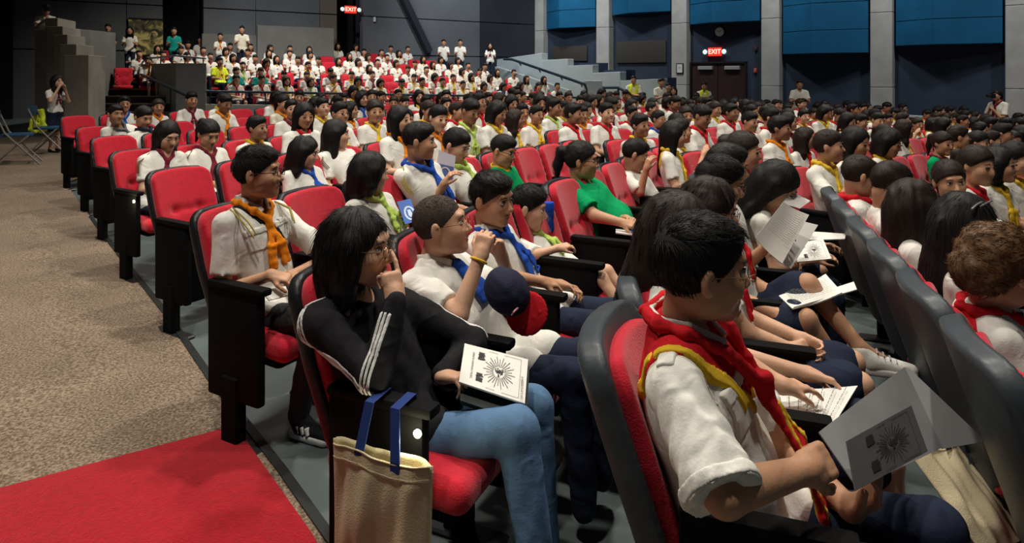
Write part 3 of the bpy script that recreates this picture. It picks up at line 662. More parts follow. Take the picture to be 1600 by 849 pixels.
# door, clock, exit sign, notice, speaker pipe
def wpt(px):
    u = (px-800)/FPX; p = WP(0)-wn*.32; t = (u*p.y-p.x)/(wd.x-u*wd.y); return p+wd*t
def zof(py, D): return CAMZ-(py-HOR)*D/FPX
dr = empty('door_1'); tag(dr, kind='structure'); a = wpt(1080); b = wpt(1168); D = a.y; zt = zof(97, (a.y+b.y)/2)
mid = (a+b)/2; DOORM = M('dark_brown_door', (.030, .014, .012), .5, .2, 3)
for (p, q) in ((a+wd*.06, mid-wd*.01), (mid+wd*.01, b-wd*.06)):
    mb = MB(); mb.slab([p, q, q+wn*.05, p+wn*.05], -.9, zt-.06); leaf = mb.build('door_leaf', DOORM, dr, bevel=.006, seg=1)
    c = p+(q-p)*.55; mb = MB(); mb.slab([c-wd*.26, c+wd*.26, c+wd*.26+wn*.15, c-wd*.26+wn*.15], zt-.26, zt-.14); mb.build('door_closer', M('closer_metal', (.42, .43, .42), .4, metal=.5), leaf, bevel=.01, seg=1)
    c = p+(q-p)*.5; mb = MB(); mb.slab([c-wd*.45, c+wd*.45, c+wd*.45+wn*.12, c-wd*.45+wn*.12], .42, .50); mb.build('push_bar', M('closer_metal', (.42, .43, .42)), leaf, bevel=.01, seg=1)
mb = MB(); mb.slab([a, a+wd*.06, a+wd*.06+wn*.10, a+wn*.10], -.9, zt); mb.slab([b-wd*.06, b, b+wn*.10, b-wd*.06+wn*.10], -.9, zt); mb.slab([a, b, b+wn*.10, a+wn*.10], zt-.05, zt+.01); mb.build('door_frame', BLKP, dr)
p = wpt(1119)+wn*.10; exit_sign((p.x, p.y, zof(81, p.y)), wn, 'red lit exit sign above the double door on the right wall', 1.3)
p = wpt(1126)+wn*.04; ck = empty('wall_clock', (p.x, p.y, zof(50, p.y)), math.atan2(wn.x, -wn.y)); tag(ck, 'round white clock on the right wall above the double door', 'clock')
r = .165*p.y/22
def disc(r, d, mat, name, y, par): m = MB(); m.lathe([(0, 0), (r, 0), (r, d), (0, d)], n=32); o = m.build(name, mat, par, smooth=True); o.rotation_euler = (math.radians(90), 0, 0); o.location = (0, y, 0); return o
disc(r, .05, BLKP, 'clock_case', 0, ck); disc(r*.9, .01, M('clock_face', (.72, .74, .72), .4), 'clock_face', -.045, ck)
for ang, L, wdt in ((50, .55, .012), (-60, .75, .009)):
    m = MB(); m.box((0, 0, r*L/2), (wdt*1.6, .006, r*L)); o = m.build('clock_hand', BLKP, ck); o.location = (0, -.058, 0); o.rotation_euler = (0, math.radians(ang), 0)
m = MB()
for t in range(12): q = 2*math.pi*t/12; m.box((math.sin(q)*r*.78, -.057, math.cos(q)*r*.78), (.016, .004, .016))
m.build('hour_marks', BLKP, ck)
p = WP(2)+wn*.02; nb = empty('framed_notice', (p.x+wd.x*.05, p.y+wd.y*.05, zof(107, p.y)), math.atan2(wn.x, -wn.y)); tag(nb, 'black framed white notice on the column left of the double door', 'notice')
MB().box((0, 0, 0), (.27, .04, .36)).build('frame', BLKP, nb, bevel=.008); MB().box((0, -.022, 0), (.20, .006, .29)).build('paper', M('notice_paper', (.6, .62, .6), .6), nb)
MB().box((0, -.026, .03), (.10, .002, .02)).box((0, -.026, -.02), (.12, .002, .012)).build('print', M('grey_ink', (.2, .2, .2)), nb)
p = wpt(1067)+wn*.08; sp = empty('wall_speaker', (p.x, p.y, zof(86, p.y))); tag(sp, 'small black box on a white pipe left of the double door', 'speaker')
MB().box((0, 0, 0), (.26, .2, .26)).build('box', BLKP, sp, bevel=.01); MB().tube([(0, 0, .13), (0, 0, .78)], .028).tube([(-.06, 0, -.13), (-.06, 0, -1.9)], .028).build('pipe', M('white_pipe', (.6, .62, .62), .5), sp, smooth=True)
for (px, py, lab) in ((1182, 75, 'small dim square plate on the navy wall right of the exit sign'), (1181, 110, 'small red fire call point on the wall right of the double door')):
    p = wpt(px)+wn*.03; o = MB().box((p.x, p.y, zof(py, p.y)), (.10, .06, .15)).box((p.x, p.y-.03, zof(py, p.y)), (.05, .03, .06)).build('call_point', M('call_red' if py > 100 else 'plate_dim', (.55, .12, .08) if py > 100 else (.09, .05, .05), .5), bevel=.006, seg=1); tag(o, lab, 'call point')
# low ledge along the right wall
a = wpt(1275)+wn*1.1; b = wpt(1600)+wn*1.1; mb = MB(); mb.slab([a, b, b-wn*.16, a-wn*.16], [-1, -1, -1, -1], [zof(173, a.y), zof(194, b.y), zof(194, b.y), zof(173, a.y)]); lw_ = mb.build('wall_right_ledge', NAVYW); tag(lw_, kind='structure')
mb = MB(); za, zb_ = zof(173, a.y), zof(194, b.y); mb.slab([a+wn*.02, b+wn*.02, b-wn*.18, a-wn*.18], [za, zb_, zb_, za], [za+.05, zb_+.05, zb_+.05, za+.05]); mb.build('ledge_cap', M('pale_cap', (.5, .52, .52), .5), lw_)
# ---- rear tier
T0 = Vector((-7.07, 15.5)); T1 = Vector((2.11, 19.3)); td = (T1-T0).normalized(); tb = Vector((-td.y, td.x)); TL = (T1-T0).length
zr = lambda s: 1.14-.29*s/TL      # rail height
ROWP, RISE = .92, .19
def tier_z(s, r): return zr(s)-.80+RISE*r
tier = empty('floor_rear_tier'); tag(tier, kind='structure')
def sl(mb, s0, s1, o0, o1, za, zb):   # za/zb functions of s
    P = [T0+td*s0+tb*o0, T0+td*s1+tb*o0, T0+td*s1+tb*o1, T0+td*s0+tb*o1]; S_ = [s0, s1, s1, s0]; mb.slab(P, [za(s) for s in S_], [zb(s) for s in S_])
TREAD = M('tier_step', (.05, .055, .06), .8, .1, 3)
for r in range(8):
    mb = MB(); s0 = -.2 if r < 2 else -2.9+.0*r; s1 = TL+.1-.62*max(0, r-1)
    sl(mb, s0, s1, .18+ROWP*r, .18+ROWP*(r+1)+(.0 if r < 7 else 2), lambda s: -1.2, lambda s, r=r: tier_z(s, r)); mb.build('tier_step', TREAD, tier)
fw_ = MB(); sl(fw_, 0, TL, 0, .16, lambda s: -1.0, lambda s: zr(s)-.30); o = fw_.build('wall_tier_front', CONC); tag(o, kind='structure')
rl = empty('tier_railing'); tag(rl, 'long dark blue railing along the front of the rear tier', 'railing')
def rp(s, z): p = T0+td*s+tb*.08; return (p.x, p.y, z)
MB().tube([rp(s, zr(s)) for s in np.linspace(.0, TL-.1, 12)], .028, 8).build('top_rail', RAILM, rl, smooth=True)
for s in np.linspace(.1, TL-.2, 9): MB().tube([rp(s, zr(s)-.31), rp(s, zr(s))], .018, 6).build('post', RAILM, rl, smooth=True)
# angled wall block with its own rail above the stairway
def gp(px, D): return Vector(((px-800)/FPX*D, D))
V0, V1, V2 = gp(219, 18.0), gp(275, 16.2), gp(322, 16.6); zt = zof(99, 16.5)
mb = MB(); mb.slab([V0, V1, V2, V2+tb*.25, V0+Vector((.25, .3))], -1, zt); o = mb.build('wall_tier_corner', M('grey_block', (.27, .27, .26), .8, .1, 2)); tag(o, kind='structure')
rl = empty('corner_railing'); tag(rl, 'short curved metal railing on the grey block beside the stairs', 'railing'); P3 = lambda v, z: (v.x, v.y, z)
q0 = V0*.96+V1*.04
MB().tube([P3(q0, zt), P3(V0*.85+V1*.15, zt+.14), P3(V1, zt+.18), P3(V2, zt+.12)], .025, 8).build('top_rail', M('steel_rail', (.25, .30, .36), .3, metal=.7), rl, smooth=True)
for t in (.3, .6, .9): v = V0.lerp(V1, t); MB().tube([P3(v, zt), P3(v, zt+.15)], .014, 6).build('post', RAILM, rl)
for t in (.3, .6, .9): v = V1.lerp(V2, t); MB().tube([P3(v, zt), P3(v, zt+.14)], .014, 6).build('post', RAILM, rl)
rl = empty('stair_handrail'); tag(rl, 'dark handrail sloping down right in front of the grey corner block', 'handrail')
a = W(216, 114, 17.4); b = W(306, 156, 14.6); MB().tube([a, a.lerp(b, .3), b], .035, 8).build('rail', RAILM, rl, smooth=True)
for t in (.15, .55, .9): c = a.lerp(b, t); MB().tube([c, c+Vector((0, .15, -.05))], .018, 6).tube([c+Vector((0, .15, -.05)), (c.x, c.y+.15, .2)], .018, 6).build('bracket', RAILM, rl)
# stairway left of the block
st = empty('stairs'); tag(st, kind='structure'); STM = M('stair_dark', (.03, .024, .022), .8, .1, 4); NOSE = M('stair_nosing', (.20, .17, .14), .7)
for k_ in range(9):
    D = 15.0+.42*k_; x0, x1 = -9.75-.25*k_*0-.22*k_, -9.0-.0*k_-.16*k_+.9; z = .25+.17*k_+.05
    MB().box(((x0+x1)/2, D+.3, z/2-.2), (x1-x0+.4, .62, z+.4)).build('stair_step', STM, st)
    MB().box(((x0+x1)/2, D-.005, z+.005), (x1-x0+.4, .035, .03)).build('step_nosing', NOSE, st)
# stepped concrete wall left
sw = empty('wall_stair_side'); tag(sw, kind='structure'); SWM = M('streaked_concrete', (.25, .23, .195), .85, .25, 1.4, .3, 15)
for (xa, xb, yt, D) in ((100, 138, 86, 13.9), (93, 119, 69, 14.1), (84, 105, 54, 14.3), (72, 98, 41, 14.5), (70, 90, 28, 14.7), (54, 72, 46, 14.8)):
    a = gp(xa, D); b = gp(xb, D); MB().slab([a, b, b+Vector((-.25, 1.0)), a+Vector((-.1, 1.0))], -.2, zof(yt, D)).build('wall_block', SWM, sw, bevel=.01, seg=1)
a = gp(118, 15.8); b = gp(160, 17); MB().slab([a, b, b+Vector((.1, .4)), a+Vector((.1, .4))], 0, zof(48, 16.5)).build('wall_pier', M('grey_parapet', (.1, .1, .1)), sw)
# ---- stepped pale wall at the right end of the tier
rs = empty('wall_stair_right'); tag(rs, kind='structure')
a0 = Vector((-.6, 25.6)); a1 = Vector((4.75, 20.6)); rd = (a1-a0).normalized(); rn = Vector((rd.y, -rd.x))
if rn.y > 0: rn = -rn
def rpt(px): u = (px-800)/FPX; t = (u*a0.y-a0.x)/(rd.x-u*rd.y); return a0+rd*t
for (xa, xb, ya, yb) in ((776, 846, 93, 83), (846, 887, 94, 92), (887, 926, 103, 101), (926, 969, 114, 112), (969, 1034, 126, 123)):
    p, q = rpt(xa), rpt(xb); m = MB(); m.slab([p, q, q-rn*.35, p-rn*.35], -1.2, [zof(ya, p.y), zof(yb, q.y), zof(yb, q.y), zof(ya, p.y)]); m.build('wall_block', PALEB, rs, bevel=.012, seg=1)
    if xa > 860: m = MB(); m.slab([p-rn*.5+rd*.1, q-rn*.5-rd*.1, q-rn*.9, p-rn*.9], -1, zof(ya, p.y)+.10); m.build('seat_ledge', M('navy_ledge', (.03, .05, .09), .7), rs)
p, q = rpt(800), rpt(913); p = p+rn*.9; q = q+rn*.9
m = MB(); m.slab([p, q, q-rn*.2, p-rn*.2], -1.2, [zof(104, p.y), zof(141, q.y), zof(141, q.y), zof(104, p.y)]); m.build('stair_parapet', M('pale_parapet', (.30, .345, .36), .8, .06, 2), rs)
p, q = gp(915, 19.6), gp(941, 19.3); MB().slab([p, q, q+Vector((0, .5)), p+Vector((0, .5))], -1, zof(126, 19.5)).build('end_pier', M('pale_parapet', (.3, .34, .36)), rs, bevel=.01, seg=1)
p, q = gp(915, 19.75), gp(1035, 19.6); MB().slab([p, q, q+Vector((0, .2)), p+Vector((0, .2))], -1, [zof(143, 19.7), zof(172, 19.7), zof(172, 19.7), zof(143, 19.7)]).build('stair_parapet', M('pale_parapet', (.3, .34, .36)), rs)
hr = empty('side_handrail'); tag(hr, 'dark blue handrail sloping down the pale wall right of the rear tier', 'handrail')
a, b = W(800, 93, 23.6), W(914, 132, 19.6); MB().tube([a+Vector((-.3, .1, .02)), a, b, b+Vector((.1, 0, -.22))], .045, 8).build('rail', RAILM, hr, smooth=True)
for t in (.1, .4, .7, .95): c = a.lerp(b, t); MB().tube([c, c+Vector((.1, .5, -.12))], .025, 6).build('bracket', RAILM, hr)
hr = empty('lower_handrail'); tag(hr, 'lower dark handrail beside the guard in a yellow safety vest', 'handrail')
MB().tube([W(941, 137, 19.3), W(966, 137, 19.2), W(1003, 158, 18.6)], .04, 8).build('rail', RAILM, hr, smooth=True); MB().tube([W(966, 137, 19.2), W(966, 165, 19.2)], .03, 6).build('post', RAILM, hr)
# ceiling (dark) closes the hall
mb = MB(); mb.slab([(-17, -3), (21, -3), (21, 35), (-17, 35)], 8.4, 8.6); tag(mb.build('ceiling', DARKW), kind='structure')
# ---------------------------------------------------------------- auditorium chairs
REDF = M('red_upholstery', (.50, .010, .028), .85, .10, 30, .35, 220, .15, sheen=.25); BLKS = M('black_seat_shell', (.0028, .0028, .0034), .75, spec=.12); RIM = M('dark_rim', (.010, .011, .014), .42, spec=.35)
RIMG = M('grey_rim', (.045, .055, .065), .42, .15, 12, .1, 40, .4); STEEL = M('chair_steel', (.05, .05, .055), .35, metal=.6)
# local frame: +Y forward, floor at z=0, backrest top centre at (0, -.27, .975)
tilt = math.radians(-19)
BR = A([(1, 0, 0), (0, math.cos(tilt), math.sin(tilt)*-1*-1), (0, -math.sin(tilt), math.cos(tilt))])
BR = axes(Vector((0, math.cos(tilt), -math.sin(tilt)*-1*-1)), (0, 0, 1))
bc = A((0, -.205, .70))
def back_sdf(wx, hz, t, yo, rd=.06, tuft=True):
    f_up = Vector((0, -math.sin(math.radians(19)), math.cos(math.radians(19)))); f_fw = Vector((0, f_up.z, -f_up.y)); R = A([(1, 0, 0), f_fw, f_up]); c = bc+A(f_fw)*yo
    s = S()
    def f(P):
        q = (P-c)@R.T; x = np.abs(q[:, 0]); z = q[:, 2]; w_ = wx*(1-.10*np.clip(-z/hz, 0, 1))*(1-.03*np.clip(z/hz, 0, 1))
        top = hz-.012*(x/wx)**2*2
        qx = x-(w_-rd); qz = np.where(z > 0, z-(top-rd), -z-(hz-rd*.6)); d2 = np.sqrt(np.maximum(qx, 0)**2+np.maximum(qz, 0)**2)+np.minimum(np.maximum(qx, qz), 0)-rd
        y = q[:, 1]-.020*np.clip(1-(x/wx)**2, 0, 1)*(-1)*.0 + .035*(1-(x/wx)**2)   # wraps gently round the sitter
        th = t+.0*x
        if tuft:
            th = t-.020*np.exp(-((x-.085)**2+(z+.02)**2)/.0008)-.010*np.exp(-((z+.02)**2)/.0005)*np.clip(1.1-x/.16, 0, 1)+.010*np.clip(1-(x/wx)**2, 0, 1)*np.clip(1-(z/hz)**2, 0, 1)
        e = .016; a = d2+e; b = np.abs(y)-th+e
        return np.sqrt(np.maximum(a, 0)**2+np.maximum(b, 0)**2)+np.minimum(np.maximum(a, b), 0)-e
    m_ = wx+hz+.05; s.put(f, c-A((wx+.03, .16, hz+.05)), c+A((wx+.03, .16, hz+.05)), .01, 'u'); return s
CUSH = sdf_obj('back_cushion', back_sdf(.205, .252, .028, .026), .010, REDF); SHELL = sdf_obj('back_shell', back_sdf(.219, .270, .026, -.012, .07, False), .010, RIM)
CUSH_T = sdf_obj('back_cushion', back_sdf(.198, .236, .026, .028), .010, REDF); SHELL_T = sdf_obj('back_shell', back_sdf(.228, .290, .034, -.010, .08, False), .010, RIM)
CUSH_LO = sdf_obj('back_cushion', back_sdf(.205, .252, .028, .026), .02, REDF); SHELL_LO = sdf_obj('back_shell', back_sdf(.219, .270, .026, -.012, .07, False), .022, RIM)
def seat_sdf(h=.011):
    s = S(); s.rbox((0, .235, .0), (.215, .235, .050), None, .045, .01); s.ell((0, .22, .035), (.19, .20, .035), k=.03); return sdf_obj('seat_cushion', s, h, REDF)
SEAT = seat_sdf(); SEAT_LO = seat_sdf(.022)
pan_mb = MB().box((0, .225, -.045), (.40, .40, .06)); PAN = pan_mb.build('seat_pan', BLKS, bevel=.02)
sd = MB(); sd.slab([(-.020, -.11), (.020, -.11), (.020, .20), (-.020, .20)], .20, .655); SIDE = sd.build('side_panel', BLKS, bevel=.012)
ARM = MB().box((0, .06, .668), (.058, .34, .030)).build('armrest', BLKS, bevel=.012)
pm = MB().box((0, .03, .15), (.055, .10, .30)); POST = pm.build('post', BLKS, bevel=.008, seg=1); FOOT = MB().box((0, .04, .010), (.09, .32, .020)).build('foot_plate', STEEL, bevel=.008, seg=1)
PROTO = [CUSH_T, SHELL_T, CUSH, SHELL, SEAT, PAN, SIDE, ARM, POST, FOOT, CUSH_LO, SHELL_LO, SEAT_LO]
for o in PROTO: COL.objects.unlink(o)
NCH = 0
def chair(top, az, label, up=False, left=True, right=False, lo=False, fz=None, rim=None, group='red auditorium seats', w=1.):
    """top: ground point under the backrest's top edge"""
    global NCH; NCH += 1
    F_ = faz(az); r = Vector((top[0], top[1], 0))+F_*.30; r.z = floor_z(r.x, r.y) if fz is None else fz
    e = empty('auditorium_chair', r, rzf(az)); tag(e, label, 'seat', group)
    def put(src, loc=(0, 0, 0), rot=(0, 0, 0), par=None):
        c = src.copy(); COL.objects.link(c); c.parent = par or e; c.location = loc; c.rotation_euler = rot; return c
    put(CUSH_T if rim else (CUSH_LO if lo else CUSH)); sh_ = put(SHELL_T if rim else (SHELL_LO if lo else SHELL))
    if rim: sh_.material_slots[0].link = 'OBJECT'; sh_.material_slots[0].material = rim
    ang = math.radians(80) if up else math.radians(-2)
    loc = (0, -.17, .435) if not up else (0, -.045, .135)
    sc_ = put(SEAT_LO if lo else SEAT, loc, (ang, 0, 0))
    if not lo or up: put(PAN, loc, (ang, 0, 0))
    for q, on in ((-1, left), (1, right)):
        if on: put(SIDE, (q*.238, 0, 0)); put(ARM, (q*.238, 0, 0)); put(POST, (q*.238, 0, 0)); put(FOOT, (q*.238, 0, 0))
    return e
# ---------------------------------------------------------------- rows of seats
ORD = ['first', 'second', 'third', 'fourth', 'fifth', 'sixth', 'seventh', 'eighth', 'ninth', 'tenth', 'eleventh', 'twelfth', 'thirteenth', 'fourteenth', 'fifteenth', 'sixteenth', 'seventeenth', 'eighteenth',
       'nineteenth', 'twentieth', 'twenty-first', 'twenty-second', 'twenty-third', 'twenty-fourth', 'twenty-fifth', 'twenty-sixth', 'twenty-seventh', 'twenty-eighth', 'twenty-ninth', 'thirtieth', 'thirty-first', 'thirty-second', 'thirty-third', 'thirty-fourth', 'thirty-fifth']
# name: start, azimuth, pitch, curvature per seat, first seat number, words
ROWS = {
 'Z': ((-5.9, 9.1), 36, .48, 0.10, 0, 'sixth row behind the black-jacket row'), 'F': ((-4.85, 7.8), 35, .48, 0.14, 0, 'fifth row behind the black-jacket row'), 'E': ((-3.93, 6.6), 34, .48, 0.17, 0, 'fourth row behind the black-jacket row'),
 'D': ((-3.03, 5.4), 33, .48, 0.21, 0, 'third row behind the black-jacket row'), 'C': ((-2.18, 4.36), 31, .48, 0.24, 0, 'second row behind the black-jacket row'), 'B': ((-1.33, 3.16), 29, .48, 0.28, 0, 'row behind the black-jacket row'),
 'G': ((-.578, 2.19), 24.9, .50, 0.21, 0, 'black-jacket row'), 'M': ((.25, 1.69), 19.7, .489, 0.35, 0, 'row of the man with red scarf'), 'N': ((.90, .78), 17.4, .49, 0.42, 0, 'grey-backed row'),
 'O': ((2.05, 1.8), 20, .50, 0.42, 0, 'first row ahead of the grey-backed row')}
LIMIT = dict(Z=12, F=11, E=10, D=10, C=9, B=8, G=9, M=7, N=7, O=3)
for j_ in range(-3, 10):
    ROWS['c%d' % j_] = ((1.62-.55*j_, 6.05+.83*j_), 50+.6*j_, .50, .15, 0, '%s row of the centre block' % ORD[j_+3])
def seats(row, n=34):
    p, az, sp, cu, k0, _ = ROWS[row]; q = Vector((p[0], p[1], 0)); out = []
    for k in range(n):
        a = az+cu*max(0, k-4); out.append((q.copy(), a)); q = q+faz(a)*sp
    return out
def ok(p):
    v = Vector((p.x, p.y))
    if (v-T0).dot(tb) > -1.15 and p.x < 3.2: return False
    if (v-WP(0)).dot(wn) < 1.75 or p.y > 19.5: return False
    if p.x > 3 and p.y > 18: return False
    u = p.x/p.y*FPX+800
    return -10 < u < 1640
# crowd prototypes: real figures, each with its own hair, pose and clothes
LAP = None
VAR = []
def proto(words, **kw):
    c = make_person('student', 'x', (0, 0, 0), 0, h=.0125, lean=kw.pop('lean', 13), simple_eyes=True, strands=500, **kw); VAR.append((c['e'], words, kw.get('scarf'))); return c
UPH = dict(ER=(.24, .12, .72), WR=(.09, .17, .92)); FOLD = dict(WR=(-.04, .22, .74), WL=(.04, .21, .77)); LOWL = dict(WR=(.06, .24, .66), WL=(-.07, .25, .65))
FWD = dict()
proto('short black hair', scarf='yellow', sc=.85, seed=1, look=(0, -6, 0), J=LOWL)
proto('short black hair', scarf='red', sc=.86, seed=2, look=(12, 0, 3), skin=2)
proto('long black hair', hair='long', scarf='yellow', sc=.84, seed=3, look=(-8, -14, 0), lower='skirt', J=LOWL)
proto('bobbed black hair', hair='bob', scarf='red', sc=.8, seed=4, look=(10, 0, 0), lower='skirt')
proto('short black hair', scarf='orange', sc=.8, seed=5, look=(-15, -10, -4), J=FOLD, skin=1)
proto('long black hair', hair='long_down', scarf='orange', sc=.85, seed=6, look=(5, -4, 5), lower='skirt', skin=1)
proto('black ponytail', hair='pony', scarf='yellow', sc=.8, seed=7, look=(0, -8, 0), lower='skirt', J=LOWL, skin=1)
proto('short dark hair', hairc='dark_brown', scarf='yellow', sc=.87, seed=8, look=(20, 2, 0), J=UPH)
proto('short black hair', sc=.88, seed=9, look=(-5, -18, 0), lean=4, skin=2, shirt='white', scarf='blue')
proto('black ponytail', hair='pony', hairc='dark_brown', scarf='red', sc=.8, seed=10, look=(-20, -5, 0), lower='skirt')
proto('long dark hair', hair='long', hairc='dark_brown', scarf='maroon', sc=.8, seed=11, look=(25, 0, 0), lower='skirt', J=FOLD, skin=2)
proto('short black hair', sc=.85, seed=12, look=(-10, 3, 5), scarf='lime', skin=1, J=LOWL)
proto('short black hair', sc=.88, seed=13, look=(0, 0, 0), glasses='black', scarf='orange', skin=0)
proto('bobbed black hair', hair='bob', sc=.86, seed=14, look=(5, -20, 0), scarf='blue', lower='skirt', lean=2)
for e_, w_, s_ in VAR:
    for o in [e_]+list(e_.children_recursive): COL.objects.unlink(o)
rg = random.Random(11); FARP = []; FARC = []
qb = MB().box((0, .06, .42), (.42, .44, .10)).build('q', REDF); BOXQ = qb.data; COL.objects.unlink(qb)
CW = dict(yellow=(0, 2, 6, 7), red=(1, 3, 9), orange=(4, 5, 12))
NP = 0; USED = []
def crowd_copy(vi, root, az, label, group, scarf=None, shirt=None, sx=1.):
    global NP; NP += 1
    src, words, sc0 = VAR[vi]; e = copy_tree(src); e.location = root; e.rotation_euler = (0, 0, rzf(az)); e.scale = (sx, sx, sx); tag(e, label, 'person', group)
    for c in e.children_recursive:
        nm = c.name.split('.')[0]
        if scarf and nm.startswith('neckerchief'): c.material_slots[0].link = 'OBJECT'; c.material_slots[0].material = cloth(scarf)
        if shirt and nm == 'shirt': c.material_slots[0].link = 'OBJECT'; c.material_slots[0].material = cloth(shirt)
    return e
HERO = {('G', 0), ('G', 1), ('G', 2), ('G', 3), ('G', 5), ('G', 7), ('B', 0), ('B', 2), ('B', 3), ('B', 4), ('B', 5), ('M', 0), ('M', 1), ('M', 2), ('M', 3), ('M', 4), ('M', 5), ('N', 3), ('N', 4), ('N', 5), ('N', 6), ('N', 7),
        ('D', 0), ('D', 1), ('C', 2), ('C', 3), ('F', 1), ('E', 1), ('O', 3)}
EMPTY = {('B', 1), ('C', 0), ('C', 1), ('E', 0), ('F', 0), ('Z', 0), ('G', 4), ('G', 6), ('G', 10), ('G', 11), ('B', 6), ('B', 7), ('B', 10), ('B', 13), ('c0', 0), ('c0', 1), ('c1', 3), ('c-1', 4), ('c2', 2),  ('N', 0), ('N', 1), ('N', 2), ('O', 0), ('O', 1), ('O', 2)}
SC_ = ['yellow']*5+['orange']*3+['red']*4+['maroon']*2+['blue']*1+['lime']*1
NEARC = 0
for row in ROWS:
    desc = ROWS[row][5]
    for k, (p, az) in enumerate(seats(row)):
        if k > LIMIT.get(row, 40): continue
        if not ok(p): continue
        if row == 'N' and k == 0: continue
        D = p.y; near = D < 5.5
        emp = (row, k) in EMPTY or ((row, k) not in HERO and rg.random() < (.14 if row[0] != 'c' else .22))
        who = 'occupied' if not emp else 'empty'
        FARC.append((p.length, (((p.x, p.y), az+90, '%s red auditorium seat, %s from the aisle, %s' % (who, ORD[k], desc)), dict(up=emp and (row, k) not in (('G', 4), ('G', 6), ('G', 10)), left=True if (k == 0 or True) else False, right=(k == 0),
              lo=not near, rim=RIMG if row in 'MNO' else None))))
        if emp or (row, k) in HERO: continue
        F_ = faz(az+90); root = p+F_*(.30+rg.uniform(-.02, .06)); root.z = floor_z(root.x, root.y)
        vi = rg.randrange(len(VAR)); sc_ = rg.choice(SC_) if D > 4.5 else None
        shirt = None; q = rg.random()
        if q < .05: shirt = rg.choice(['green', 'black', 'palegreen', 'cream', 'cream'])
        nm = sc_ or VAR[vi][2]
        FARP.append((root.length, (vi, root, az+90+rg.uniform(-14, 20), '%s student, %s neckerchief, %s shirt, %s seat, %s' % (VAR[vi][1].replace('hair', '').replace('  ', ' ').strip()+'-haired' if 'ponytail' not in VAR[vi][1] else 'ponytailed', nm, shirt or 'white', ORD[k], desc), 'students seated in the main rows', sc_, shirt, rg.uniform(.95, 1.06))))
main_n = NP
# rear tier
TD = math.degrees(math.atan2(td.x, td.y)); FA = TD+90
rows_n = 7
for r in range(rows_n):
    s0 = .35 if r < 2 else -2.3+.25*(r % 2)+.5*max(0, r-4); s1 = TL-.3-.62*max(0, r-1); n = int((s1-s0)/.56); sp = (s1-s0)/n
    for k in range(n):
        s = s0+sp*(k+.5)
        if r >= 2 and -1.0 < s < -.1 and r < 3: continue
        g = T0+td*s+tb*(.18+ROWP*r+.76); z = tier_z(s, r); emp = rg.random() < (.20 if s > 3 and r > 1 else .10)
        if s < 3: az = FA-14+rg.uniform(-10, 6)
        else: az = FA-12+rg.uniform(-8, 8)
        FARC.append((g.length+2, (((g.x, g.y), FA-6, '%s pink-red seat of the rear tier, %s from its left end, %s row up' % ('empty' if emp else 'occupied', ORD[k], ORD[r])), dict(up=emp and rg.random() < .3, lo=True, left=(k % 4 == 0), right=False, fz=z, group='seats of the rear tier'))))
        if emp: continue
        F_ = faz(FA-6); root = Vector((g.x, g.y, z))+F_*.30; vi = rg.randrange(len(VAR)); sc_ = rg.choice(SC_+['red']*2)
        shirt = rg.choice(['green', 'teal', 'coral', 'skyblue', 'grey', 'red', 'black', 'cream', 'palegreen', 'vest']) if rg.random() < .16 else None
        FARP.append((root.length, (vi, root, az, '%s student, %s scarf, %s shirt, %s from left in %s row of rear tier' % (VAR[vi][1].split(' ')[0]+'-haired' if 'ponytail' not in VAR[vi][1] else 'ponytailed', sc_, shirt or 'white', ORD[k], ORD[r]), 'students seated in the rear tier', sc_, shirt, rg.uniform(.95, 1.05))))
# past about 300 the farthest join into one piece each: low figures and low seats
def lowmesh(name, parts):
    Vs, Fs, Ms, mats, off = [], [], [], [], 0
    for me, mat, Mx in parts:
        key = id(me)
        if key not in CACHE:
            v = np.empty(len(me.vertices)*3, np.float32); me.vertices.foreach_get('co', v); me.calc_loop_triangles(); f = np.empty(len(me.loop_triangles)*3, np.int32); me.loop_triangles.foreach_get('vertices', f); CACHE[key] = (v.reshape(-1, 3), f.reshape(-1, 3))
        v, f = CACHE[key]; m = np.array(Mx, dtype=np.float32); Vs.append(v@m[:3, :3].T+m[:3, 3]); Fs.append(f+off); off += len(v)
        if mat not in mats: mats.append(mat)
        Ms.append(np.full(len(f), mats.index(mat), np.int32))
    o = mesh_np(name, np.concatenate(Vs), np.concatenate(Fs)); o.data.polygons.foreach_set('material_index', np.concatenate(Ms))
    for m in mats: o.data.materials.append(m)
    return o
CACHE = {}
LOWV = []
for kw in (dict(scarf='red', seed=31), dict(scarf='yellow', hair='long', seed=32), dict(scarf='orange', hair='bob', seed=33, look=(15, -8, 0)), dict(scarf='maroon', seed=34, look=(-15, -10, 0), J=FOLD)):
    c = make_person('low', 'x', (0, 0, 0), 0, h=.040, lean=12, sc=.85, **kw); LOWV.append([(q.data, q.data.materials[0]) for q in c['e'].children_recursive])
    for q in list(c['e'].children_recursive)+[c['e']]: COL.objects.unlink(q)
FARP.sort(key=lambda t: t[0]); FARC.sort(key=lambda t: t[0])
keep_p = FARP[:268]; parts = []
for d_, a_ in keep_p: crowd_copy(*a_)
for i_, (d_, a_) in enumerate(FARP[268:]):
    Mx = Matrix.Translation(a_[1]) @ Matrix.Rotation(rzf(a_[2]), 4, 'Z')
    for me, mt in LOWV[i_ % 4]: parts.append((me, mt, Mx))
if parts: tag(lowmesh('distant_students', parts), 'farthest rows of seated students in white shirts and coloured scarves at the back', 'people', kind='stuff')
lowc = sdf_obj('t', back_sdf(.213, .262, .040, .022), .065, REDF); lows = sdf_obj('t', back_sdf(.228, .282, .040, -.018, .07, False), .07, RIM)
for q in (lowc, lows): COL.objects.unlink(q)
parts = []
for d_, a_ in FARC[:290]: chair(*a_[0], **a_[1])
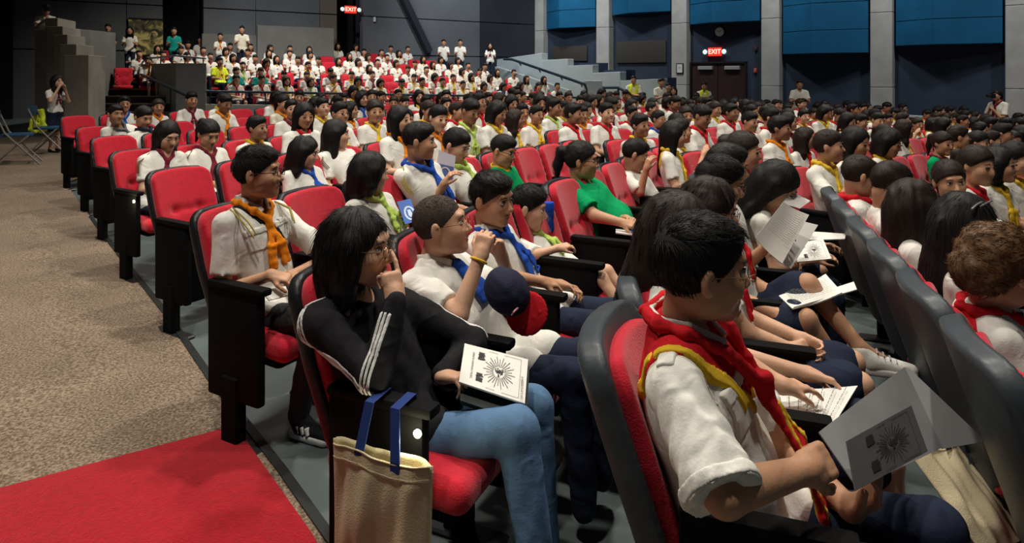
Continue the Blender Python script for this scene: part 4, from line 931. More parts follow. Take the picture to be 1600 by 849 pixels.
for d_, a_ in FARC[290:]:
    top, az = a_[0][:2]; F_ = faz(az); r_ = Vector((top[0], top[1], 0))+F_*.30; fz_ = a_[1].get('fz'); r_.z = floor_z(r_.x, r_.y) if fz_ is None else fz_
    Mx = Matrix.Translation(r_) @ Matrix.Rotation(rzf(az), 4, 'Z'); parts += [(lowc.data, REDF, Mx), (lows.data, RIM, Mx)]
    parts.append((BOXQ, REDF, Mx))
if parts: tag(lowmesh('distant_seats', parts), 'farthest red seats filling the back of the hall between the students', 'seats', kind='stuff')
print('PEOPLE', NP, len(FARP), 'CHAIRS', NCH, len(FARC))
# ---------------------------------------------------------------- the people one can tell apart
def seat_root(row, k, fwd=.30, side=0.):
    p, az = seats(row, k+1)[k]; F_ = faz(az+90); r = p+F_*fwd+faz(az)*side; r.z = floor_z(r.x, r.y); return r, az+90
def w(x, y, D): return ('w', x, y, D)
HX = {}
def hero(key, row, k, label, group='people in the near rows', fwd=.30, name='person', daz=0, **kw):
    r, az = seat_root(row, k, fwd); kw.setdefault('strands', 1900 if kw.get('fine', 1) < .0056 else (1100 if kw.get('fine', 1) < .0078 else 350)); c = make_person(name, label, r, az+daz, group=group, **kw); HX[key] = c; return c
GRIP = (45, 50, 30); RELAX = (22, 28, 18); FIST = (70, 75, 40)
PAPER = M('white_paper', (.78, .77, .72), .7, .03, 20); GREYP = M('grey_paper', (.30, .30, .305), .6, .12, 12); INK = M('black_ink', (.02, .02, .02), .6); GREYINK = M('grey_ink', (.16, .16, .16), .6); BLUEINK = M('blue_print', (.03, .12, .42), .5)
def quad_pt(c, u, v):      # c: TL, TR, BR, BL
    a = c[0].lerp(c[1], u); b = c[3].lerp(c[2], u); return a.lerp(b, v)
def sheet(name, c, mat, parent, th=.003, curl=0., n=8):
    nrm = (c[1]-c[0]).cross(c[3]-c[0]).normalized(); V = []; F = []
    for s in (1, -1):
        for i in range(n+1):
            for j in range(2): u = i/n; p = quad_pt(c, u, j)+nrm*(curl*math.sin(math.pi*u)); V.append(p+nrm*th*.5*s)
    o = 2*(n+1)
    for i in range(n):
        a = 2*i; F += [(a, a+1, a+3, a+2), (o+a, o+a+2, o+a+3, o+a+1), (a, a+2, o+a+2, o+a), (a+1, o+a+1, o+a+3, a+3)]
    F += [(0, o, o+1, 1), (2*n, 2*n+1, o+2*n+1, o+2*n)]
    m = MB(); m.add(V, F); return m.build(name, mat, parent, smooth=True), nrm
def strokes(name, c, nrm, lines, wd, mat, parent, off=.003):
    m = MB()
    for (u0, v0, u1, v1) in lines:
        a = quad_pt(c, u0, v0)+nrm*off; b = quad_pt(c, u1, v1)+nrm*off; t = nrm.cross((b-a).normalized())*wd*.5
        m.add([a-t, b-t, b+t, a+t], [(0, 1, 2, 3)])
    return m.build(name, mat, parent)
def on_sheet_text(name, txt, c, nrm, u, v, size, mat, parent, flip=1, rot=0, off=.003):
    p = quad_pt(c, u, v)+nrm*off; x = (c[1]-c[0]).normalized(); y = nrm.cross(x)*flip
    if rot:
        x = (c[3]-c[0]).normalized(); y = nrm.cross(x)
        if y.dot(c[1]-c[0]) < 0: y = -y
    cu = bpy.data.curves.new(name, 'FONT'); cu.body = txt; cu.size = size; cu.align_x = 'CENTER'; cu.align_y = 'CENTER'
    o = bpy.data.objects.new('tmp', cu); COL.objects.link(o); me = bpy.data.meshes.new_from_object(o); bpy.data.objects.remove(o); me.materials.clear(); me.materials.append(mat)
    Mx = Matrix.Identity(4); z = x.cross(y)
    for i in range(3): Mx[i][0] = x[i]; Mx[i][1] = y[i]; Mx[i][2] = z[i]; Mx[i][3] = p[i]
    o = bpy.data.objects.new(name, me); COL.objects.link(o); o.parent = parent; o.matrix_basis = Mx; return o
def sunburst(c, nrm, parent, ink, off=.003, cu=.58, cv=.5, asp=1.35):
    """programme cover: rays round a blotchy globe, two small pictures and two lines of lettering"""
    L = []
    for i in range(28):
        a = 2*math.pi*i/28; r0, r1 = .115, (.27 if i % 2 else .33); L.append((cu+math.cos(a)*r0/asp*1.0, cv+math.sin(a)*r0*1.15, cu+math.cos(a)*r1/asp, cv+math.sin(a)*r1*1.15))
    strokes('rays', c, nrm, L, .0016, ink, parent, off)
    L = []; rr = random.Random(3)
    for i in range(34):
        a = rr.uniform(0, 6.28); r = rr.uniform(0, .085); x, y = cu+math.cos(a)*r/asp, cv+math.sin(a)*r*1.15; b = rr.uniform(0, 6.28); L.append((x, y, x+math.cos(b)*.025, y+math.sin(b)*.025))
    strokes('globe_print', c, nrm, L, .0035, ink, parent, off)
    L = []
    for (v0) in (.14, .66):
        for i in range(9): q = rr.uniform(0, .03); L.append((.235+q*.5, v0+.022*i, .355-q, v0+.022*i+rr.uniform(-.015, .015)))
    strokes('picture_print', c, nrm, L, .0028, ink, parent, off)
    strokes('border_line', c, nrm, [(.40, .06, .54, .06), (.64, .06, .90, .06), (.90, .06, .90, .94), (.90, .94, .64, .94), (.40, .94, .54, .94)], .0009, ink, parent, off)
# --- the man in the foreground
H1 = hero('man', 'M', 0, 'person in red and yellow neckerchief and white shirt, spectacles, nearest in the foreground', fine=.0042, sc=.97, pz=.48, lean=13, bulk=1.18, look=(24, -3, 2), skin=0, hair='short', hair_spiky=.003, glasses='wire', collar=True, belly=.5,
    J=dict(H=w(1094, 424, 1.53), ER=w(1132, 772, 1.22), WR=w(1258, 735, 1.34), EL=w(1225, 700, 1.78), WL=w(1330, 796, 1.52)), hands=(dict(d=w(1320, 702, 1.43), n=('w', .1, .75, -.45), t=-1, curl=(38, 45, 25), tc=15), dict(d=w(1384, 764, 1.47), n=('w', -.5, .1, .8), t=1, curl=(35, 40, 25), fine=True)),
    hems=(.80, .62), fold=.0045, seed=41, hc=1.02)
H2 = hero('girl', 'G', 0, 'person with black bob and spectacles in a black striped jacket and jeans, finger on lips', fine=.0045, sc=.90, pz=.47, lean=20, look=(16, -4, 0), hair='bob_long', shirt='black', sleeve='long', fold=.007, lowerc='jeans', skin=1, glasses='wire',
    J=dict(H=w(558, 388, 2.03), ER=w(583, 590, 1.84), WR=w(618, 470, 1.93), EL=(-.21, .10, .66), WL=w(690, 588, 2.06), KR=w(808, 672, 1.90), KL=w(832, 636, 2.10), AR=w(846, 930, 1.82), AL=w(852, 850, 2.05)),
    hands=(dict(d=w(607, 405, 1.97), n=('w', -.6, .6, .1), t=-1, curl=[(8, 12, 8), (75, 80, 40), (80, 80, 40), (80, 80, 40)], tc=40), dict(d=w(735, 592, 2.0), n=('w', .1, -.2, -.9), t=1, curl=(45, 55, 30))), seed=42, shoes='black')
H3 = hero('boy_o', 'B', 0, 'person in orange neckerchief and black glasses at the aisle end of second row', fine=.005, sc=.86, lean=12, pz=.50, look=(32, 0, 0), hair='fade', glasses='black', scarf='orange', skin=0, lowerc='charcoal', collar=True,
    J=dict(H=w(403, 272, 3.0), ER=w(348, 458, 2.86), WR=w(424, 430, 2.80), EL=(-.22, .12, .68), WL=w(452, 432, 2.98), AR=(.045, .20, .09), KR=(.10, .36, .54)), hands=(dict(d=w(462, 438, 2.8), n=('w', .1, .2, -.9), t=-1, curl=(30, 40, 20)), dict(d=w(478, 445, 2.9), n=('w', 0, .1, -.9), curl=(20, 25, 15), t=1)), seed=43, shoes=('black', 'R'), hems=(.62, .62))
H4 = hero('shaved', 'G', 1, 'person with cropped hair and blue neckerchief holding both hands before his mouth', fine=.005, sc=.86, pz=.48, lean=27, bulk=1.15, look=(22, 8, 0), hair='buzz', hairc='buzz', skin=1, glasses='wire', collar=True,
    J=dict(H=w(690, 354, 2.52), ER=w(716, 492, 2.30), WR=w(750, 402, 2.37), EL=w(808, 478, 2.62), WL=w(784, 402, 2.50)), hands=(dict(d=w(762, 355, 2.40), n=('w', .3, .8, .1), t=1, curl=(55, 60, 30)), dict(d=w(770, 358, 2.47), n=('w', -.5, -.6, .1), t=-1, curl=(55, 55, 30))), seed=44, tail=.55, belly=.6, hems=(.60, .60))
H5 = hero('boy_b', 'G', 2, 'person in bright blue neckerchief with black hair, right behind the cropped-haired boy', fine=.006, sc=.84, pz=.5, lean=15, look=(-8, -8, 4), hair='short', scarf='blue', skin=0,
    J=dict(H=w(768, 312, 2.93), ER=w(790, 432, 2.80), WR=w(845, 440, 2.86)), seed=45, collar=True)
H6 = hero('small', 'G', 3, 'small person in lime green neckerchief and grey shorts, slumped with folded arms', fine=.006, sc=.64, pz=.50, lean=35, look=(18, -12, 0), hair='short', scarf='lime', lower='shorts', lowerc='charcoal', skin=1, tail=.6, fwd=.36, hc=.97,
    J=dict(H=w(825, 326, 3.42), ER=w(838, 398, 3.22), WR=w(872, 388, 3.25), KR=w(940, 436, 3.12), KL=w(948, 424, 3.32), AR=w(1000, 520, 2.98), AL=w(1010, 500, 3.2)), seed=46, hems=(.8, .8))
H7 = hero('green', 'G', 5, 'person in bright green T-shirt and glasses with dark hair tied back', fine=.007, sc=.90, pz=.47, lean=17, bulk=1.45, belly=.8, look=(12, -4, 0), hair='pony', shirt='green', lowerc='black', skin=0, glasses='black',
    J=dict(H=w(909, 252, 4.30), ER=w(930, 338, 4.05), WR=w(972, 348, 3.98), WL=w(978, 342, 4.15)), seed=47)
H8 = hero('lean', 'G', 7, 'person in white shirt and jeans leaning cheek on hand beyond green shirt', fine=.009, sc=.84, pz=.47, lean=18, look=(20, -20, 0), hair='short', lowerc='denim', J=dict(H=w(992, 242, 5.15), ER=w(1000, 300, 5.0), WR=w(1010, 264, 4.98)), seed=48)
H9 = hero('bobgirl', 'B', 2, 'person seen from behind with black bob, lime green neckerchief and white shirt', fine=.008, sc=.82, lean=16, pz=.48, look=(55, -10, 0), hair='bob', scarf='lime', seed=49, J=dict(H=w(578, 270, 3.80)), skin=1)
H10 = hero('blueb', 'B', 3, 'person in dark blue neckerchief and white shirt with cord, behind the bob-haired girl', fine=.008, sc=.93, lean=14, pz=.5, look=(30, -3, 0), hair='fade', scarf='blue', seed=50, J=dict(H=w(655, 222, 4.20), ER=w(668, 330, 4.2), WR=w(694, 288, 4.15)), skin=0)
H11 = hero('bookb', 'B', 4, 'person with short black hair looking down at a blue booklet held upright', fine=.008, sc=.86, lean=12, pz=.5, look=(5, -22, 0), hair='short', scarf='lime', seed=51, J=dict(H=w(712, 228, 4.66)), skin=1)
H12 = hero('greenb', 'B', 5, 'person in green shirt with yellow collar and black glasses looking down', fine=.008, sc=.84, lean=12, pz=.5, look=(0, -16, 0), hair='fade', shirt='green', collar=True, collarc='yellow', glasses='black', seed=52, J=dict(H=w(786, 236, 5.02)), skin=0)
hero('g1', 'D', 0, 'person with long black hair and spectacles reading, brown tasselled white shirt, left side', fine=.009, sc=.86, lean=8, look=(-2, -24, 0), hair='long', scarf='maroon', seed=53, glasses='wire', J=dict(H=w(262, 212, 5.35)), skin=1)
hero('g2', 'D', 1, 'person with tied black hair in a brown neckerchief looking down, beside the long-haired reader', fine=.009, sc=.86, lean=8, look=(-4, -24, 0), hair='pony', scarf='maroon', seed=54, J=dict(H=w(326, 210, 5.7)), skin=0)
hero('g3', 'C', 2, 'person with long black hair, white clip and bright blue neckerchief seen from behind', fine=.009, sc=.80, lean=12, look=(35, -16, 0), hair='long', scarf='blue', seed=55, J=dict(H=w(476, 238, 5.0)), skin=1)
hero('g4', 'C', 3, 'person with very long straight black hair and corded white shirt seen from behind', fine=.009, sc=.90, lean=12, look=(40, -4, 0), hair='long_down', seed=56, J=dict(H=w(526, 210, 5.5)), skin=1)
hero('b1', 'F', 1, 'dark-skinned person with short hair and grey neckerchief in the far left row', fine=.011, sc=.9, lean=10, look=(0, 0, -5), hair='short', scarf='grey', seed=57, J=dict(H=w(181, 180, 7.8)), skin=2)
hero('b2', 'E', 1, 'person with short dark hair looking down, just right of grey-scarfed boy', fine=.011, sc=.88, lean=10, look=(5, -18, 0), hair='short', scarf='navy', seed=58, J=dict(H=w(224, 184, 7.0)), skin=0)
# row of the man
hero('M1', 'M', 1, 'person with brown hair and red neckerchief reading music sheets, right behind the foreground man', fine=.006, sc=.86, pz=.49, lean=8, look=(15, -18, 0), hair='long', hairc='dark_brown', scarf='red', seed=61, skin=1, J=dict(H=w(1058, 362, 2.10), ER=w(1150, 560, 1.96), WR=w(1222, 603, 1.90), WL=w(1262, 585, 2.12)), hands=(dict(d=w(1275, 603, 1.95), n=('w', .1, .1, -1), t=-1, curl=(12, 18, 10)), None), lower='skirt')
hero('M2', 'M', 2, 'person with wavy brown hair and red neckerchief, hands clasped on the lap', fine=.007, sc=.86, pz=.49, lean=6, look=(8, -14, 0), hair='bob', hairc='dark_brown', scarf='red', seed=62, skin=1, glasses='wire', J=dict(H=w(1108, 328, 2.52), WR=w(1240, 548, 2.34), WL=w(1252, 530, 2.44), ER=w(1165, 520, 2.38)), hands=(dict(d=w(1285, 540, 2.42), n=('w', 0, .7, -.4), t=-1, curl=(50, 45, 25)), dict(d=w(1288, 548, 2.38), n=('w', 0, -.8, -.2), t=1, curl=(50, 45, 25))), lower='skirt')
hero('M3', 'M', 3, 'person with black hair and red neckerchief holding an open white booklet, leg stretched out', fine=.007, sc=.88, pz=.5, lean=8, look=(10, -14, 0), hair='short', scarf='red', seed=63, skin=0, glasses='wire', J=dict(H=w(1124, 288, 2.98), WR=w(1218, 492, 2.66), WL=w(1222, 468, 2.80), KL=w(1262, 445, 2.75), KR=w(1258, 500, 2.6), AL=w(1345, 545, 2.62), AR=w(1330, 600, 2.6)), lower='skirt', shoes=('white', 'L'))
hero('M4', 'M', 4, 'person with wavy black hair holding papers upright, bracelet watch on wrist', fine=.008, sc=.88, pz=.5, lean=8, look=(10, -10, 0), hair='short', seed=64, skin=0, J=dict(H=w(1136, 262, 3.42), ER=w(1160, 420, 3.2), WR=w(1200, 384, 3.1)))
hero('M5', 'M', 5, 'person with big loose black hair bending over white sheets, blouse sleeves white', fine=.008, sc=.86, pz=.5, lean=-10, look=(-10, -40, 0), hair='long', seed=65, skin=1, J=dict(H=w(1212, 290, 3.55), WR=w(1270, 405, 3.4), WL=w(1280, 385, 3.6)), lower='skirt', hc=1.08)
# row of grey backs, seen from behind
hero('N3', 'N', 3, 'person with fair brown pinned-up hair and red and purple collar at right edge', fine=.006, sc=.84, lean=6, look=(30, -6, 0), strands=2200, hair='updo', hairc='brown', seed=71, skin=1, J=dict(H=w(1560, 420, 2.08)), scarf='red', hc=1.08)
hero('N4', 'N', 4, 'person with full black hair and silver hair clips, back to the camera', fine=.007, sc=.84, lean=6, look=(20, -12, 0), hair='long', seed=72, skin=1, J=dict(H=w(1508, 358, 2.62)), hc=1.12)
hero('N5', 'N', 5, 'person with long dark brown hair over the chair back, back to the camera', fine=.008, sc=.84, lean=6, look=(25, -6, 0), hair='long', hairc='dark_brown', seed=73, skin=1, J=dict(H=w(1428, 325, 3.08)), hc=1.1)
hero('N6', 'N', 6, 'person with short dark brown hair bending forward in grey shirt', fine=.008, sc=.84, lean=2, look=(20, -25, 0), hair='short', hairc='dark_brown', seed=74, J=dict(H=w(1390, 290, 3.5)), skin=0)
hero('N7', 'N', 7, 'person with short dark hair and red collar at the far end of grey backs', fine=.008, sc=.84, lean=4, look=(15, -15, 0), hair='short', hairc='dark_brown', scarf='red', seed=75, J=dict(H=w(1342, 276, 4.0)), skin=0)
hero('O3', 'O', 3, 'smiling person with tied brown hair turned round to face the camera', fine=.006, sc=.84, lean=4, daz=0, look=(-82, -6, 8), hair='pony', hairc='dark_brown', seed=76, J=dict(H=w(1484, 284, 3.95)), skin=0, eyes=True)
# ---------------------------------------------------------------- clothing details of the nearest figures
def region_line(pts, outs, ha, hz=.05):
    s = S()
    for i in range(len(pts)-1):
        a, b = Vector(pts[i]), Vector(pts[i+1]); y = (b-a).normalized(); z = Vector(outs[i]); z = (z-y*z.dot(y)).normalized(); x = y.cross(z)
        s.rbox((a+b)/2, (ha, (b-a).length/2+ha*.6, hz), A([x, y, z]), .002, .004)
    return s
c = HX['man']; j = c['j']; rt, up, fw, e, sc = c['rt'], c['up'], c['fw'], c['e'], c['sc']; sh = c['shirt']; N = j['N']; C = j['C']; hf = .0045
# red neckerchief with yellow bands: roll at the neck, wide cloth down the back and long lapels in front
nk = S(); ring = [N+up*.050-fw*.072, N+up*.046-fw*.035+rt*.066, N+up*.030+fw*.02+rt*.082, N-up*.045+fw*.098+rt*.055, N-up*.165+fw*.150, N-up*.045+fw*.098-rt*.055, N+up*.030+fw*.02-rt*.082, N+up*.046-fw*.035-rt*.066]
for i in range(8): nk.cap(ring[i], ring[(i+1) % 8], .0135, .0135, .012)
nk.cap(ring[4]+up*.02, ring[4]-up*.03, .024, .020, .008)
for q in (-1, 1):
    pts_ = [ring[4]-up*.02, ring[4]-up*.15+rt*q*.022+fw*.045, ring[4]-up*.27+rt*q*.045+fw*.055, ring[4]-up*.36+rt*q*.06+fw*.05]
    for i, wd_ in enumerate((.022, .030, .034)):
        a, b = pts_[i], pts_[i+1]; nk.rbox((a+b)/2, (wd_, (b-a).length/2+.012, .007), axes(b-a, fw), .006, .012)
nk.fn(wob(55, .0035, 3)); nk.fn(wob(120, .0012, 5))
SCARF = sdf_obj('neckerchief', nk, .0045, cloth('red'), e)
rg = S(); rg.cap(N+up*.04+rt*.05-fw*.03, N-up*.17-fw*.13, .085, .045, .06); rg.cap(N+up*.02+rt*.075+fw*.0, N-up*.16+rt*.035+fw*.14, .070, .032, .02); rg.cap(N+up*.02-rt*.075+fw*.0, N-up*.16-rt*.035+fw*.14, .070, .032, .02)
rg.cap(N+up*.03+rt*.03-fw*.05, N-up*.02+rt*.10-fw*.06, .06, .045, .03)
patch_obj('neckerchief_cape', sh, rg, .0048, cloth('red'), SCARF, .007)
YB = cloth('yellow')
pl = [N-up*.15-fw*.14+rt*.02, N-up*.07-fw*.115+rt*.085, N-up*.012-fw*.05+rt*.125, N-up*.045+fw*.05+rt*.118, N-up*.13+fw*.13+rt*.062, N-up*.185+fw*.15+rt*.030]
rg = region_line(pl, [up-fw*.6, up-fw*.3, up+rt*.2, up+fw*.6, fw], .0115, .07); patch_obj('yellow_band', sh, rg, .0045, YB, SCARF, .0105)
pl = [p-rt*2*(Vector(p)-N).dot(rt) for p in pl[1:]]; rg = region_line(pl, [up-fw*.3, up-rt*.2, up+fw*.6, fw], .0115, .07); patch_obj('yellow_band', sh, rg, .0045, YB, SCARF, .0105)
for q in (-1, 1):
    pts_ = [ring[4]-up*.04+rt*q*.004+fw*.012, ring[4]-up*.15+rt*q*.034+fw*.045, ring[4]-up*.27+rt*q*.058+fw*.055]
    rg = region_line(pts_, [fw, fw], .0085, .03); patch_obj('yellow_band', nk, rg, .0045, YB, SCARF, .003)
# sleeve hem band, shoulder seam and strap, chest pocket
ax = (j['ER']-j['SR']).normalized(); q = j['SR']+(j['ER']-j['SR'])*.80
rg = S(); rg.cap(q+ax*.005, q+ax*.030, .11, k=.001); rg.plane(q+ax*.012, -ax); rg.plane(q+ax*.047, ax)
def slab_region(c0, n, t0, t1, r=.13):
    s = S(); n = Vector(n).normalized(); s.cap(c0+n*t0, c0+n*t1, r); s.plane(c0+n*t0, -n); s.plane(c0+n*t1, n); return s
patch_obj('sleeve_hem', sh, slab_region(q, ax, .018, .044), .0046, cloth('white'), e, .0035)
rg = region_line([j['SR']-up*.05-fw*.085-rt*.02, j['SR']+up*.045-fw*.02-rt*.022, j['SR']+up*.03+fw*.06-rt*.025, j['SR']-up*.05+fw*.10-rt*.03], [-fw, up, fw], .0035, .05); patch_obj('shoulder_seam', sh, rg, .004, cloth('cream'), e, .002)
rg = region_line([N+rt*.085-up*.0-fw*.01, j['SR']+up*.03-rt*.002-fw*.005], [up], .020, .07); patch_obj('shoulder_strap', sh, rg, .0046, cloth('white'), e, .0055)
rg = S(); rg.rbox(C+rt*.075+fw*.12+up*.02, (.05, .05, .055), c['TB'], .008); po = patch_obj('chest_pocket', sh, rg, .0046, cloth('white'), e, .005)
rg = S(); rg.rbox(C+rt*.075+fw*.12+up*.065, (.054, .05, .016), c['TB'], .004); patch_obj('pocket_flap', sh, rg, .0046, cloth('white'), po, .009)
# girl's jacket: three white stripes down each sleeve
c = HX['girl']; j = c['j']; rt, up, fw, e = c['rt'], c['up'], c['fw'], c['e']; sh = c['shirt']; STR = M('white_stripe', (.7, .7, .68), .7)
oe = (j['ER']-(j['SR']+j['WR'])/2).normalized(); ou = (rt*.85-fw*.45).normalized()
Np = j['N']+rt*.05-up*.01
for i in (-1, 0, 1):
    s_ = (fw*.8+up*.2)*(.0155*i)
    pl = [Np-fw*.02+s_+up*.02, j['SR']+up*.05-fw*.02+s_*1.1, j['SR']-up*.04+rt*.05-fw*.03+s_, (j['SR']+j['ER'])/2+ou*.05+s_, j['ER']+ou*.05-up*.01+s_*1.2]
    rg = region_line(pl, [up, rt+up, ou, ou], .0048, .05); patch_obj('sleeve_stripe', sh, rg, .0042, STR, e, .0022)
    s2 = Vector(rt).cross((j['WR']-j['ER']).normalized())*(.0155*i)
    pl = [j['ER']+(ou+rt).normalized()*.05-up*.02+s2, j['ER'].lerp(j['WR'], .4)+rt*.045+s2, j['WR']-(j['WR']-j['ER']).normalized()*.02+rt*.036+s2]
    rg = region_line(pl, [rt, rt], .0048, .035); patch_obj('sleeve_stripe', sh, rg, .0042, STR, e, .0022)
    pl = [j['SL']+up*.05+s_, j['SL']-up*.05-rt*.045+fw*.03+s_, j['EL']-rt*.03+fw*.045+s_]
    rg = region_line(pl, [up-rt, fw-rt], .0045, .05); patch_obj('sleeve_stripe', sh, rg, .0046, STR, e, .0022)
# orange-scarfed boy: pocket, flap, cords, badge, sash, shirt seams
c = HX['boy_o']; j = c['j']; rt, up, fw, e, sh, C, N = c['rt'], c['up'], c['fw'], c['e'], c['shirt'], c['j']['C'], c['j']['N']
for q in (1, -1):
    rg = S(); rg.rbox(C+rt*.070*q+fw*.11+up*.0, (.042, .06, .045), c['TB'], .008); po = patch_obj('chest_pocket', sh, rg, .005, cloth('white'), e, .0045)
    rg = S(); rg.rbox(C+rt*.070*q+fw*.11+up*.040, (.045, .06, .014), c['TB'], .004); patch_obj('pocket_flap', sh, rg, .005, cloth('white'), po, .0085)
    MB().tube([j['S'+('R' if q > 0 else 'L')]+up*.05+fw*.02-rt*q*.02, C+rt*q*.13+fw*.095+up*.09, C+rt*q*.115+fw*.12+up*.02], .004, 6).tube([j['S'+('R' if q > 0 else 'L')]+up*.052+fw*.03-rt*q*.03, C+rt*q*.115+fw*.105+up*.09, C+rt*q*.105+fw*.125+up*.035], .004, 6).build('shoulder_cord', M('gold_cord', (.35, .28, .06), .6), e, smooth=True)
rg = region_line([N+rt*.085+up*.01, N+rt*.03-up*.07+fw*.08, C-rt*.03+fw*.12+up*.02, C-rt*.10+fw*.10-up*.10], [up+fw, fw, fw], .014, .05); patch_obj('sash', sh, rg, .005, cloth('black'), e, .005)
rg = S(); rg.rbox(C-rt*.075+fw*.12+up*.05, (.022, .05, .012), c['TB'], .002); patch_obj('name_badge', sh, rg, .004, M('badge_white', (.7, .7, .7), .4), e, .011)
# cropped-haired boy: blue neckerchief under the collar, wristband
c = HX['shaved']; j = c['j']; rt, up, fw, e, sh, N = c['rt'], c['up'], c['fw'], c['e'], c['shirt'], c['j']['N']
bl = S(); bl.cap(N+up*.035-fw*.075-rt*.03, N+up*.040-fw*.055+rt*.055, .014, k=.01); bl.cap(N+up*.040-fw*.055+rt*.055, N+up*.012+fw*.01+rt*.082, .014, .008, .01); bl.cap(N-up*.055+fw*.088, N-up*.09+fw*.105, .020, .018, .01)
for q in (-1, 1): a = N-up*.08+fw*.10; b = N-up*.22+fw*.145+rt*q*.03; bl.rbox((a+b)/2, (.026, (b-a).length/2, .008), axes(b-a, fw), .007, .012)
bl.fn(wob(60, .003, 4)); sdf_obj('neckerchief', bl, .005, cloth('blue'), e)
Wv = c['j']['WR']; d_ = (Wv-j['ER']).normalized(); x_ = d_.orthogonal().normalized(); y_ = d_.cross(x_)
MB().tube([Wv-d_*.012+(x_*math.cos(t)+y_*math.sin(t))*.0285 for t in np.linspace(0, 6.283, 22)[:-1]], .0045, 6, True).build('wristband', cloth('yellow'), e, smooth=True)
for kk in ('boy_b',):
    pass
# dark cords on other near shirts
for kk in ('blueb', 'g1', 'g4', 'g2'):
    if kk not in HX: continue
    c = HX[kk]; j = c['j']; m = MB()
    for t in range(3): m.tube([j['SR']+c['up']*.055+c['fw']*(.0+.014*t)-c['rt']*.01, j['SR']+c['rt']*.065+c['fw']*(.02+.014*t)-c['up']*.03, j['SR']+c['rt']*.060+c['fw']*(.035+.014*t)-c['up']*.11], .004, 6)
    m.build('shoulder_cord', M('brown_cord', (.16, .08, .04), .6) if kk != 'blueb' else M('gold_cord', (.35, .28, .06)), c['e'], smooth=True)
c = HX['N4']; T_ = lambda x, y, z: Vector([float(q) for q in (A(c['j']['H'])+(A((x, y, z))*c['hs'])@c['R'])])
for q in (0, 1): MB().tube([T_(.03+.02*q, .05-.05*q, .118-.01*q), T_(.055+.02*q, .015-.05*q, .108-.012*q), T_(.07+.018*q, -.02-.04*q, .09-.012*q)], .0045, 6).build('hair_clip', M('silver_clip', (.6, .6, .62), .25, metal=.8), c['e'], smooth=True)
c = HX['g3']; MB().box(T_(.0, -.02, .128), (.07, .03, .02)).build('hair_bow', cloth('white'), c['e'], bevel=.006)
# headband and clips
# ---------------------------------------------------------------- programmes, sheets and booklets
def board(name, label, cat, pts, mat, group=None, th=.004, curl=0.):
    c = [W(*p) for p in pts]; ctr = (c[0]+c[1]+c[2]+c[3])/4; e = empty(name, ctr); tag(e, label, cat, group); c = [p-ctr for p in c]
    o, n = sheet('page', c, mat, e, th, curl)
    if n.dot(-ctr+Vector((0, 0, CAMZ))) < 0: n = -n
    return e, c, n
def lines_on(c, n, e, rows=12, ink=GREYINK, u0=.12, u1=.9, v0=.1, v1=.92, wd=.0016, off=.004, seed=1, vertical=False):
    r = random.Random(seed); L = []
    for i in range(rows):
        t = v0+(v1-v0)*i/(rows-1); u = u0
        while u < u1:
            l = r.uniform(.03, .11); b = min(u+l, u1); L.append((u, t, b, t) if not vertical else (t, u, t, b)); u = b+.018
    strokes('printed_lines', c, n, L, wd, ink, e, off)
PG = 'paper programmes'
e, c, n = board('programme', 'white programme with black sunburst print on the lap of the girl in jeans', 'booklet', [(726, 538, 2.12), (825, 563, 2.07), (820, 632, 1.93), (717, 598, 1.97)], PAPER, PG, .006)
sunburst(c, n, e, INK, .0042)
fl = 1
on_sheet_text('lettering', 'OUR WORLD NEEDS OUR CARE', c, n, .935, .55, .0095, INK, e, 1, -1, .0045); on_sheet_text('lettering', 'CREATE HARMONY MUSIC', c, n, .165, .5, .0088, INK, e, 1, -1, .0045)
c2 = [p+Vector((.004, -.012, -.022)) for p in c]; sheet('folder', [c2[0], c2[1], c2[2]+Vector((0, 0, -.03)), c2[3]+Vector((0, 0, -.03))], M('dark_green_folder', (.004, .012, .010), .5), e, .018)
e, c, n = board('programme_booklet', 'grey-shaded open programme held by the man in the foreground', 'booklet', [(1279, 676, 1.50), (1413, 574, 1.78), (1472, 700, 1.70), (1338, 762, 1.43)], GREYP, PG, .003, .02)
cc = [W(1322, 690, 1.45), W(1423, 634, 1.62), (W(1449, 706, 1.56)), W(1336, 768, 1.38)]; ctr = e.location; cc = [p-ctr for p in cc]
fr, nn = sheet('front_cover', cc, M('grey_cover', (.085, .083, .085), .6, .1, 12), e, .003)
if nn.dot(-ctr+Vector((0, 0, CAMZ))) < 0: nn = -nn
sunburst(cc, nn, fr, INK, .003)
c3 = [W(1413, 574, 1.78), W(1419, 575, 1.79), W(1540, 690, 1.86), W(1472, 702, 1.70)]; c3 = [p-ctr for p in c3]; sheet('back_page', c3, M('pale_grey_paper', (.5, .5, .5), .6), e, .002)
e, c, n = board('sheet_music', 'open white sheet of printed music beside the foreground man', 'paper', [(1196, 607, 2.02), (1342, 604, 2.06), (1352, 616, 2.04), (1216, 640, 1.80)], PAPER, PG, .004)
bpy.data.objects.remove(e.children[0]); cc = [W(1196, 608, 2.02)-e.location, W(1340, 604, 2.08)-e.location, W(1296, 676, 1.82)-e.location, W(1216, 660, 1.80)-e.location]
o, n = sheet('page', cc, PAPER, e, .004, .006); n = n if n.z > 0 else -n; lines_on(cc, n, e, 7, GREYINK, .1, .92, .1, .9, .0022, .012, 5, True)
e, c, n = board('open_booklet', 'open white booklet over the outstretched bare leg', 'booklet', [(1217, 463, 2.72), (1290, 429, 2.82), (1316, 458, 2.66), (1238, 483, 2.58)], PAPER, PG, .005, .008); lines_on(c, n, e, 11, GREYINK, .1, .9, .15, .9, .0022, .012, 6)
c2 = [W(1300, 452, 2.74)-e.location, W(1334, 441, 2.80)-e.location, W(1339, 453, 2.72)-e.location, W(1240, 481, 2.57)-e.location]; sheet('back_page', c2, PAPER, e, .004)
